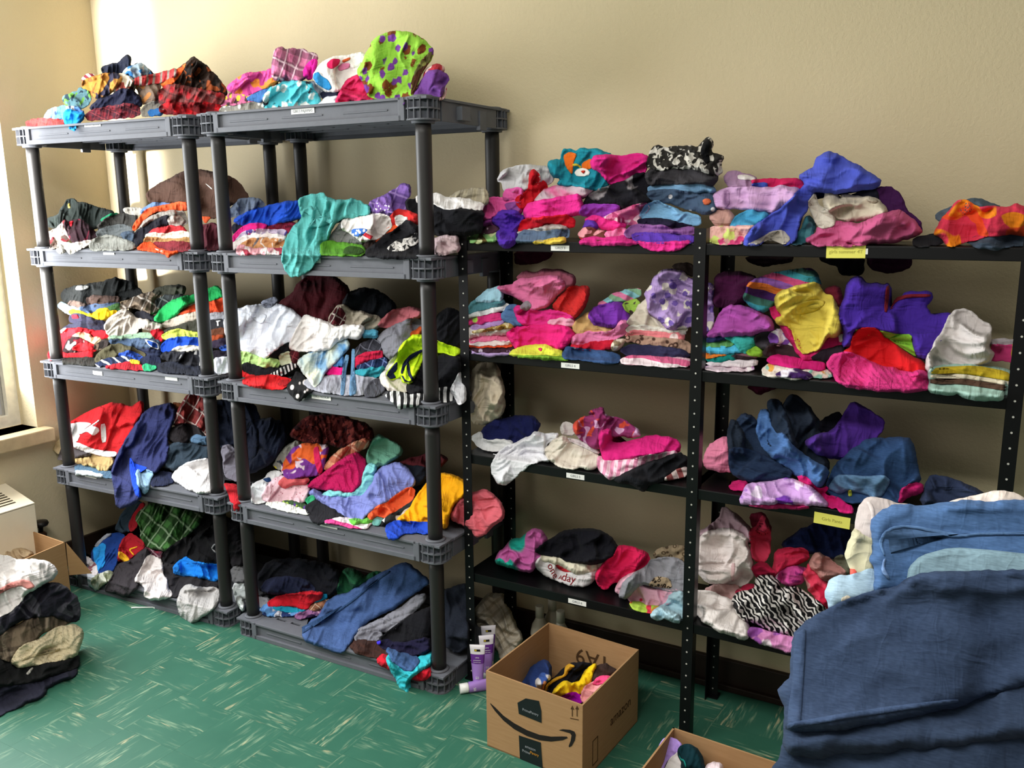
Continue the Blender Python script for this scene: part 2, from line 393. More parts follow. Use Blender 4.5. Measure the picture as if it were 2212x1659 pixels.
# black steel shelving: two bays sharing the middle posts
root = empty('metal_shelving', (BX0, BYF, 0)); tag(root, 'black perforated steel shelving with two bays of four shelves', 'shelving')
PX = [0, BW1, BW1+BW2]
for x in PX:
    for y, sg in ((0, 1), (BD, -1)):
        b = MB(); h = .0165
        b.box(x-h, x+h, y-.001, y+.001, 0, BPT); sx = x-h if x < .1 or y > 0 else x+h-.002
        b.box(sx, sx+.002, min(y, y+sg*.033), max(y, y+sg*.033), 0, BPT)
        for q in range(int(BPT/.0381)):
            z = .03+q*.0381; M = Matrix.Translation((x+.003*(1 if q % 2 else -1)*0, y-.0011, z)) @ FRONT
            b.lathe([(.0027, 0), (.0027, .0006)], 8, 1, M)
        b.box(x-h-.003, x+h+.003, y-.012*1-.002, y+.025, 0, .006, 0)
        b.build('post', [M_BLK, M_DOT], root)
BLAB = {(0, 0): ('GIRLS 3', (1210, 536), 39), (0, 1): ('GIRLS 4', (1232, 790), 39), (0, 2): ('GIRLS 5', (1243, 1029), 38), (0, 3): ('GIRLS 6', (1247, 1301), 37)}
for bay, (xa, xb) in enumerate(((PX[0], PX[1]), (PX[1], PX[2]))):
    for k, z in enumerate(BZ):
        b = MB(); xa_, xb_ = xa-.013, xb+.013; ya, yb = .0035, BD-.0035
        b.box(xa_, xb_, ya, yb, -.002, 0); b.box(xa_, xb_, ya, ya+.002, -BT, -.002); b.box(xa_, xb_, yb-.002, yb, -BT, -.002)
        b.box(xa_, xa_+.002, ya, yb, -BT, -.002); b.box(xb_-.002, xb_, ya, yb, -BT, -.002)
        b.box(xa_, xb_, ya, ya+.012, -BT, -BT+.002); b.box((xa+xb)/2-.02, (xa+xb)/2+.02, ya+.01, yb-.01, -.016, -.002)
        s = b.build('shelf', M_BLK, root, bevel=.0008); s.location = (0, 0, z)
        if (bay, k) in BLAB:
            txt, px, wpx = BLAB[(bay, k)]; wp = at(px[0], px[1], 1, BYF+ya); wd = wpx*np.linalg.norm(wp-CAM)/FPX*1.12
            sticker(s, Matrix.Translation((wp[0]-BX0, ya-.0001, wp[2]-z)) @ FRONT, wd, .0155, txt, [M_PAPER, M_INK], wd*.17)['label'] = 'white paper label'
        if (bay, k) in ((1, 0), (1, 2)):
            px, wpx, txt = (((1827, 544), 73, 'girls summer 4T') if k == 0 else ((1797, 1124), 68, 'Girls Pants'))
            wp = at(px[0], px[1], 1, BYF+ya); wd = wpx*np.linalg.norm(wp-CAM)/FPX*1.02
            M = Matrix.Translation((wp[0]-BX0, ya-.0004, wp[2]-z)) @ FRONT @ Matrix.Rotation(math.radians(1 if k == 0 else -2), 4, 'Z')
            if k == 0: sticker(s, M @ Matrix.Translation((.004, .001, -.0003)), wd*1.03, .014, '', [M_PAPER, M_INK], .01)['label'] = 'white paper label under the note'
            sticker(s, M, wd, .031, txt, [M_NOTE, M_NINK], wd*.13)['label'] = 'yellow sticky note'
# ------------------------------------------------------------------ garments
# A heap is laid up piece by piece on a shelf: every garment is a stuffed, wrinkled sheet that rests on
# the shelf, its lip and on whatever already lies there, and it keeps a body of its own behind.
REG = {'A': (20, 90, .24412), 'B': (440, 50, .29837), 'C': (60, 340, .23508), 'D': (460, 380, .29385), 'E': (90, 580, .19439),
       'F': (470, 580, .28933), 'G': (100, 840, .20796), 'H': (500, 880, .27577), 'I': (130, 1070, .20344), 'J': (510, 1190, .28029),
       'K': (990, 290, .26673), 'L': (1480, 300, .33092), 'M': (980, 560, .27125), 'N': (1480, 560, .33092), 'O': (980, 860, .27125),
       'P': (1480, 840, .33092), 'Q': (980, 1100, .27125), 'R': (1460, 1060, .33996), 'S': (1640, 1050, .36714), 'T': (960, 1280, .2284),
       'U': (1360, 1380, .17179), 'X': (0, 1180, .22901), 'V': (0, 850, .24096), 'Y': (960, 1260, .14463)}
_r = np.random.RandomState(7)
_SN = [(_r.uniform(0, 2*np.pi, 9), _r.uniform(0, 6.28, 9), _r.uniform(.55, 1.6, 9)) for _ in range(64)]
def snoise(u, v, freq, seed):
    th, ph, fr = _SN[seed % 64]; o = 0
    for a, p, f in zip(th, ph, fr): o = o+np.sin(2*np.pi*freq*f*(u*math.cos(a)+v*math.sin(a))+p+seed)
    return o/4.2
def blur(a, r):
    for ax in (0, 1):
        p = np.pad(a, [(r+1, r) if i == ax else (0, 0) for i in (0, 1)], mode='edge'); c = np.cumsum(p, ax)
        a = (np.take(c, range(2*r+1, c.shape[ax]), ax)-np.take(c, range(0, c.shape[ax]-2*r-1), ax))/(2*r+1)
    return a
def chaikin(p, n):
    for _ in range(n):
        q = np.roll(p, -1, 0); p = np.stack([.82*p+.18*q, .18*p+.82*q], 1).reshape(-1, 2)
    return p
def resample(p, step):
    q = np.roll(p, -1, 0); out = []
    for a, b in zip(p, q):
        n = max(1, int(round(np.linalg.norm(b-a)/step)))
        out += [a+(b-a)*k/n for k in range(n)]
    o = [out[0]]
    for x in out[1:]:
        if np.linalg.norm(x-o[-1]) > step*.45: o.append(x)
    if len(o) > 3 and np.linalg.norm(o[-1]-o[0]) < step*.45: o.pop()
    return np.array(o)
def inside(px, py, poly):
    c = np.zeros(px.shape, bool); x0, y0 = poly[-1]
    for x1, y1 in poly:
        if y0 != y1:
            c ^= ((y1 > py) != (y0 > py)) & (px < (x0-x1)*(py-y1)/(y0-y1)+x1)
        x0, y0 = x1, y1
    return c
def dist_poly(px, py, poly):
    d = np.full(px.shape, 9.0); x0, y0 = poly[-1]
    for x1, y1 in poly:
        dx, dy = x1-x0, y1-y0; L = dx*dx+dy*dy+1e-12
        t = np.clip(((px-x0)*dx+(py-y0)*dy)/L, 0, 1)
        d = np.minimum(d, np.hypot(px-x0-t*dx, py-y0-t*dy)); x0, y0 = x1, y1
    return d
class Heap:
    G = .0032
    def __init__(s, O, ex, lean, zs, lip=None, posts=(), suffix='', group=None, ymax=None, cap=None, polys=(), wk=None):
        s.O = np.array(O, float); s.ex = np.array((ex[0], ex[1], 0.0)); s.ex /= np.linalg.norm(s.ex)
        s.nh = np.array((s.ex[1], -s.ex[0], 0.0)); s.er = -s.nh*math.sin(lean)+np.array((0, 0, 1.0))*math.cos(lean)
        s.nn = np.cross(s.ex, s.er); s.zs = zs; s.lip = lip; s.suffix = suffix; s.group = group; s.ymax = ymax; s.last = None; s.k = 0; s.wk = wk or (2.1 if lip is not None and lip > .08 else 2.6)
        P = np.concatenate([s.plane(p) for p in polys]); pad = .03
        s.s0, s.r0 = P.min(0)-pad; s.s1, s.r1 = P.max(0)+pad
        s.gs = np.arange(s.s0, s.s1, s.G); s.gr = np.arange(s.r0, s.r1, s.G); S, Rr = np.meshgrid(s.gs, s.gr, indexing='ij')
        Pw = s.O+S[..., None]*s.ex+Rr[..., None]*s.er; d = CAM-Pw; d /= np.linalg.norm(d, axis=-1, keepdims=True)
        H = np.zeros(S.shape); dn = d@s.nh; n0 = (Pw-s.O)@s.nh; z0 = Pw[..., 2]
        if lip is not None:
            tl = (lip+.006-n0)/dn; zl = z0+tl*d[..., 2]
            with np.errstate(divide='ignore', invalid='ignore'): tz = np.where(d[..., 2] > 1e-4, (zs+.003-z0)/d[..., 2], 9)
            H = np.where(z0 < zs, np.minimum(np.maximum(tz, 0), np.maximum(tl, 0)), 0)
        elif zs is not None:
            with np.errstate(divide='ignore', invalid='ignore'): tz = np.where(d[..., 2] > 1e-4, (zs+.003-z0)/d[..., 2], 0)
            H = np.where(z0 < zs, np.maximum(tz, 0), 0)
        s.H = H; s.cap = np.full(S.shape, 9.0)
        if cap is not None: s.cap = np.maximum((cap-n0)/dn, H)
        for ps, pn, pr in posts:      # post: position along ex, along nh, half width
            ax = s.O+s.ex*ps+s.nh*pn
            rel = Pw-ax; cx = CAM-ax
            hs, hn = rel@s.ex, rel@s.nh; ds, dd = d@s.ex, d@s.nh
            tt = (-hn)/dd; off = np.abs(hs+tt*ds)
            s.cap = np.where(off < pr+.007, np.minimum(s.cap, tt-(pr+.004)), s.cap)
        s.H = np.minimum(s.H, s.cap)
    def plane(s, px):
        out = []
        for u, v in px:
            d = ray(u, v); t = ((s.O-CAM)@s.nn)/(d@s.nn); w = CAM+t*d-s.O; out.append((w@s.ex, w@s.er))
        return np.array(out)
    def pos(s, S, Rr, h):
        P = s.O+S[:, None]*s.ex+Rr[:, None]*s.er; d = CAM-P; d /= np.linalg.norm(d, axis=1, keepdims=True)
        return P+h[:, None]*d
    def samp(s, A, S, Rr):
        x = np.clip((S-s.s0)/s.G, 0, A.shape[0]-1.001); y = np.clip((Rr-s.r0)/s.G, 0, A.shape[1]-1.001)
        i, j = x.astype(int), y.astype(int); fx, fy = x-i, y-j
        return A[i, j]*(1-fx)*(1-fy)+A[i+1, j]*fx*(1-fy)+A[i, j+1]*(1-fx)*fy+A[i+1, j+1]*fx*fy
    def add(s, name, label, spec, px, o, parent=None):
        s.k += 1; seed = (hash_(name+label)+s.k*13) % 997; child = parent is not None
        poly = s.plane(px); sharp = int(o.get('sh', 0)); poly = chaikin(poly, 1)
        ext = poly.max(0)-poly.min(0); area_ = .5*abs(np.sum(poly[:, 0]*np.roll(poly[:, 1], -1)-np.roll(poly[:, 0], -1)*poly[:, 1]))
        cs = min(.0085, max(.0038, math.sqrt(area_)/48)); poly = resample(poly, cs)
        if not child:
            nrm = np.roll(poly, -1, 0)-np.roll(poly, 1, 0); nrm = np.stack([nrm[:, 1], -nrm[:, 0]], 1); nrm /= np.linalg.norm(nrm, axis=1, keepdims=True)+1e-9
            sg = np.sign(np.sum(poly[:, 0]*np.roll(poly[:, 1], -1)-np.roll(poly[:, 0], -1)*poly[:, 1]))
            poly = poly+nrm*(.0032*sg*o.get('g', 1)+snoise(poly[:, 0], poly[:, 1], 18, seed)*.0024+snoise(poly[:, 0], poly[:, 1], 55, seed+1)*.001)[:, None]
        i0, i1 = [int(np.clip((x-s.s0)/s.G+q, 0, len(s.gs)-1)) for x, q in ((poly[:, 0].min(), -6), (poly[:, 0].max(), 8))]
        j0, j1 = [int(np.clip((x-s.r0)/s.G+q, 0, len(s.gr)-1)) for x, q in ((poly[:, 1].min(), -6), (poly[:, 1].max(), 8))]
        S, Rr = np.meshgrid(s.gs[i0:i1], s.gr[j0:j1], indexing='ij'); sub = np.s_[i0:i1, j0:j1]
        ins = inside(S, Rr, poly); dd = np.where(ins, dist_poly(S, Rr, poly), 0); maxd = max(dd.max(), .003)
        Hc = s.H[sub]
        if child:
            t = o.get('t', .002); base = Hc+.0022; prof = np.minimum(dd/.003, 1); D = .004
            surf = base+t*prof
            if o.get('w'): surf = surf+o['w']*prof*(.5+.5*snoise(S, Rr, 22, seed))
        else:
            t = .75*o['t'] if 't' in o else (float(np.clip(.34*maxd, .006, .026))); Rd = min(maxd, o.get('R', .020))
            prof = np.sqrt(np.clip(1-(1-np.minimum(dd/Rd, 1))**2, 0, 1)); D = o.get('D', float(np.clip(.05+1.2*maxd, .05, .15)))
            base = np.maximum(Hc, blur(blur(Hc, 6), 4))
            w = s.wk*o.get('w', .0075); lam = o.get('lam', .05); an = math.radians(o.get('a', (seed*37) % 180))
            c, r_ = poly.mean(0); u, v = S-c, Rr-r_; uu, vv = u*math.cos(an)+v*math.sin(an), -u*math.sin(an)+v*math.cos(an)
            an2 = an+math.radians(55); u2, v2 = u*math.cos(an2)+v*math.sin(an2), -u*math.sin(an2)+v*math.cos(an2)
            bend = .022*snoise(u, v, 4.5, seed+7)+.006*snoise(u, v, 12, seed+8); F = .8/lam
            na = snoise(uu*.17, vv+bend, F, seed); nb_ = snoise(u2*.2, v2+bend, F*.85, seed+3)
            ra = np.clip(1-np.abs(na)*1.5, 0, 1)**1.25; rb = np.clip(1-np.abs(nb_)*1.5, 0, 1)**1.25
            mod = np.clip(.5+.9*snoise(u, v, 5.0, seed+5), 0, 1)
            wr = w*(.85*ra*(.25+.75*mod)+.75*rb*(1-mod)+1.0*snoise(u, v, 4.0, seed+1))
            ns_ = snoise(uu*.3+bend, vv+.6*bend, .27/lam, seed+17); wr = wr+w*1.25*np.tanh(ns_*20)*np.clip(.35+.9*snoise(u, v, 5.0, seed+19), 0, 1)
            ns2 = snoise(u2*.35+bend, v2+.6*bend, .3/lam, seed+27); wr = wr+w*.9*np.tanh(ns2*20)*np.clip(.2+.9*snoise(u, v, 5.0, seed+29), 0, 1)
            L = o.get('L', int(np.clip(ext[1]/.02, 2, 3)) if ext[0] > 2.3*ext[1] and ext[1] < .085 else 0)
            if L:
                la = math.radians(o.get('la', 0)); lv = -u*math.sin(la)+v*math.cos(la); m = lv[ins] if ins.any() else lv
                lo, hi = m.min(), m.max(); q = (lv-lo)/(hi-lo+1e-6)*L+.16*snoise(u, v, 7, seed+2)+.07*snoise(u, v, 18, seed+4)
                wr = wr+o.get('Lh', .009)*(np.abs(np.sin(np.pi*q))**.55-.8)
            fl = o.get('fl', 0)
            if fl: wr = wr+fl*(snoise(u, v, 55, seed+21)*.6+snoise(u, v, 105, seed+22)*.6)
            surf = base+t*prof+wr*np.minimum(1, dd/.010)
        surf = np.minimum(surf, s.cap[sub]); surf = np.maximum(surf, np.minimum(Hc+.0006, s.cap[sub]))
        full = s.H.copy(); full[sub] = surf
        # mesh
        hx = cs*.92; pts = []
        row = 0; yy = poly[:, 1].min()+hx*.5
        while yy < poly[:, 1].max():
            xs = np.arange(poly[:, 0].min()+(row % 2)*cs*.5, poly[:, 0].max(), cs); pts.append(np.stack([xs, np.full(len(xs), yy)], 1)); yy += hx; row += 1
        pts = np.concatenate(pts) if pts else np.zeros((0, 2))
        if len(pts):
            k = inside(pts[:, 0], pts[:, 1], poly); pts = pts[k]
        if len(pts): pts = pts[dist_poly(pts[:, 0], pts[:, 1], poly) > cs*.6]
        nb = len(poly); allp = np.concatenate([poly, pts]) if len(pts) else poly
        vs, _, fs, ov, _, _ = delaunay_2d_cdt([Vector(p) for p in allp], [], [list(range(nb))], 1, 1e-6)
        V = np.array([(v.x, v.y) for v in vs]); h = s.samp(full, V[:, 0], V[:, 1])
        # boundary loop of the triangulation in order
        cnt = {}
        for f in fs:
            for a, b in zip(f, f[1:]+f[:1]): cnt[(a, b)] = cnt.get((a, b), 0)+1
        bd = [(a, b) for (a, b) in cnt if (b, a) not in cnt]
        W3 = s.pos(V[:, 0], V[:, 1], h); bid = sorted({a for e in bd for a in e}); ix = {a: i for i, a in enumerate(bid)}
        cen = V[bid].mean(0); sh = 1-.16*min(1, D/.1) if not child else 1
        hb = h[bid]; lowh = np.minimum(hb, np.median(hb)+.02); VB = cen+(V[bid]-cen)*sh; VM = cen+(V[bid]-cen)*(1+sh)/2
        WM = s.pos(VM[:, 0], VM[:, 1], hb-D*.45); WB = s.pos(VB[:, 0], VB[:, 1], lowh-D); WC = s.pos(cen[None, 0], cen[None, 1], np.array([lowh.mean()-D*1.05]))
        X = np.concatenate([W3, WM, WB, WC]); n0, n1_ = len(W3), len(bid)
        if s.ymax is not None: X[:, 1] = np.minimum(X[:, 1], s.ymax)
        if s.zs is not None:
            fr = (X-s.O)@s.nh
            lowok = (fr > (s.lip if s.lip is not None else 9)-.001)
            back = np.arange(len(X)) >= n0
            X[:, 2] = np.where(~lowok & back, np.maximum(X[:, 2], s.zs+.0012), X[:, 2])
        # orientation: front faces look at the camera
        F = [tuple(f) for f in fs]; a, b, c3 = W3[F[0][0]], W3[F[0][1]], W3[F[0][2]]
        flip = np.dot(np.cross(b-a, c3-a), CAM-a) < 0
        for a, b in bd:
            i, j = ix[a], ix[b]
            F += [(b, a, n0+i, n0+j), (n0+j, n0+i, n0+n1_+i, n0+n1_+j), (n0+n1_+j, n0+n1_+i, n0+2*n1_)]
        if flip: F = [f[::-1] for f in F]
        org = X.mean(0); org[2] = X[:, 2].min()
        me = bpy.data.meshes.new(name); me.from_pydata((X-org).tolist(), [], F); me.update()
        me.polygons.foreach_set('use_smooth', [True]*len(me.polygons)); me.materials.append(cloth(spec))
        uvl = me.uv_layers.new(name='UVMap'); UV = np.concatenate([V, VM, VB, cen[None]])+np.array([(seed*.173) % 3, (seed*.311) % 3])
        li = np.empty(len(me.loops), np.int32); me.loops.foreach_get('vertex_index', li); uvl.data.foreach_set('uv', UV[li].astype(np.float32).ravel())
        if child:
            ob = link(name, me, parent, Vector(org)-parent.location)
            if label: ob['label'] = label
        else:
            ob = link(name, me, None, org); tag(ob, (label+' '+s.suffix).strip(), CATS.get(name.split('_')[-1], name.split('_')[-1]), s.group)
            s.last = ob
        s.H = full
        s.H[sub] = np.where(ins, surf, s.H[sub]) if False else np.where(ins, surf, Hc)
        return ob
def letter(hp, text, spec, px, o, parent):
    q = hp.plane([px])[0]; cv = bpy.data.curves.new('txt', 'FONT'); cv.body = text; cv.size = o.get('sz', .03); cv.align_x = 'CENTER'; cv.align_y = 'CENTER'; cv.resolution_u = 4; cv.extrude = .0006
    tmp = bpy.data.objects.new('txt', cv); me = bpy.data.meshes.new_from_object(tmp); bpy.data.objects.remove(tmp)
    a = math.radians(o.get('ro', 0)); co_ = np.array([v.co[:] for v in me.vertices]); fs = [tuple(f.vertices) for f in me.polygons]
    S = q[0]+co_[:, 0]*math.cos(a)-co_[:, 1]*math.sin(a); Rr = q[1]+co_[:, 0]*math.sin(a)+co_[:, 1]*math.cos(a)
    X = hp.pos(S, Rr, hp.samp(hp.H, S, Rr)+.0022+co_[:, 2]); org = X.mean(0)
    m2 = bpy.data.meshes.new('lettering'); m2.from_pydata((X-org).tolist(), [], fs); m2.materials.append(cloth(spec)); m2.uv_layers.new(name='UVMap')
    return link('lettering', m2, parent, Vector(org)-parent.location)
def hash_(t):
    h = 7
    for ch in t: h = (h*31+ord(ch)) % 100003
    return h
CATS = {'pants': 'pants', 'jeans': 'jeans', 'top': 'top', 'tee': 'shirt', 'shirt': 'shirt'}
def pts_of(txt, reg):
    x0, y0, k = REG[reg]
    return [(x0+float(a.split(',')[0])*k, y0+float(a.split(',')[1])*k) for a in txt.split()]
TIER = ['top', 'second', 'third', 'fourth', 'bottom']
def heap_for(key, polys):
    el = math.radians
    if key[0] == 'P':
        u, k = key[:2], int(key[2])-1; ux, uy, ua = UNITS[u]; ex = np.array((math.cos(ua), math.sin(ua), 0)); bk = np.array((-math.sin(ua), math.cos(ua), 0))
        rc = [.09, .09, .10, .10, .08][k]; O = np.array((ux, uy, PZ[k]))+bk*rc
        posts = [(0, rc, .0245), (W, rc, .0245)]
        lab = 'on %s tier of %s grey shelving' % (TIER[k], 'left' if u == 'P1' else 'right')
        return Heap(O, ex, el([10, 12, 18, 26, 32][k]), PZ[k], rc+MG, posts if k else [], lab, 'clothes '+lab, WY-.012, rc+MG+.05, polys)
    if key[0] == 'B' and key[1] in '12':
        bay, k = int(key[1])-1, int(key[2])-1; rc = .07; O = np.array((BX0, BYF+rc, BZ[k])); posts = [(p, rc, .0175) for p in PX]
        lab = 'on %s %s black metal shelf' % (['top', 'second', 'third', 'bottom'][k], 'left' if bay == 0 else 'right')
        return Heap(O, (1, 0), el([10, 14, 20, 28][k]), BZ[k], rc-.0035, posts, lab, 'clothes '+lab, WY-.012, rc+.05, polys)
    if key == 'HANG':
        return Heap((BX0, -.092, 1.45), (1, 0), el(0), None, None, (), 'hanging behind the black shelving', 'clothes fallen behind the black shelving', WY-.006, None, polys)
    if key == 'JEANS':
        return Heap((2.985, -1.60, .78), (1, .13), el(34), .752, None, (), 'in the near right pile', 'clothes in the near right pile', None, None, polys, 1.25)
    if key == 'LEFTPILE':
        return Heap((.46, -1.20, 0), (0, 1), el(26), 0.0, None, (), 'in the floor stack at lower left', 'clothes in the floor stack at lower left', None, None, polys)
    if key == 'BOX':
        return Heap((2.12, -.52, .10), (1, -.05), el(40), .012, None, (), 'in the cardboard box with the arrow', 'clothes in the big box', -.365, None, polys)
    if key == 'BOXB':
        return Heap((2.66, -.80, .06), (1, -.05), el(40), .012, None, (), 'in the cardboard box at bottom edge', 'clothes in the small box', -.672, None, polys)
    if key == 'FLOORB':
        return Heap((1.70, -.22, 0), (1, 0), el(32), 0.0, None, (), 'on the floor under the black shelving', None, WY-.012, None, polys)
    if key == 'LBOX':
        return Heap((-.18, -.86, .05), (.5, .8), el(30), .012, None, (), 'in the cardboard box by the heater', None, None, None, polys)
def run(data):
    key = None; buf = []
    def flush():
        if not buf: return
        polys = [b[3] for b in buf]; hp = heap_for(key, polys)
        for child, nm, lb, pp, spec, o in buf: letter(hp, lb, spec, pp[0], o, hp.last) if nm == 'lettering' else hp.add(nm, lb, spec, pp, o, hp.last if child else None)
    for ln in data.strip().splitlines():
        ln = ln.strip()
        if not ln or ln.startswith('#'): continue
        if ln.startswith('@'):
            flush(); buf.clear(); reg, key = ln[1:].split(); continue
        child = ln.startswith('>'); f = [x.strip() for x in ln.lstrip('>').split(';')]
        o = {}
        if len(f) > 4:
            for kv in f[4].split():
                a, b = kv.split('='); o[a] = float(b)
        rg = reg
        if f[3][0].isalpha(): rg, f[3] = f[3][0], f[3][2:]
        buf.append((child, f[0], f[1], pts_of(f[3], rg), f[2], o))
    flush()
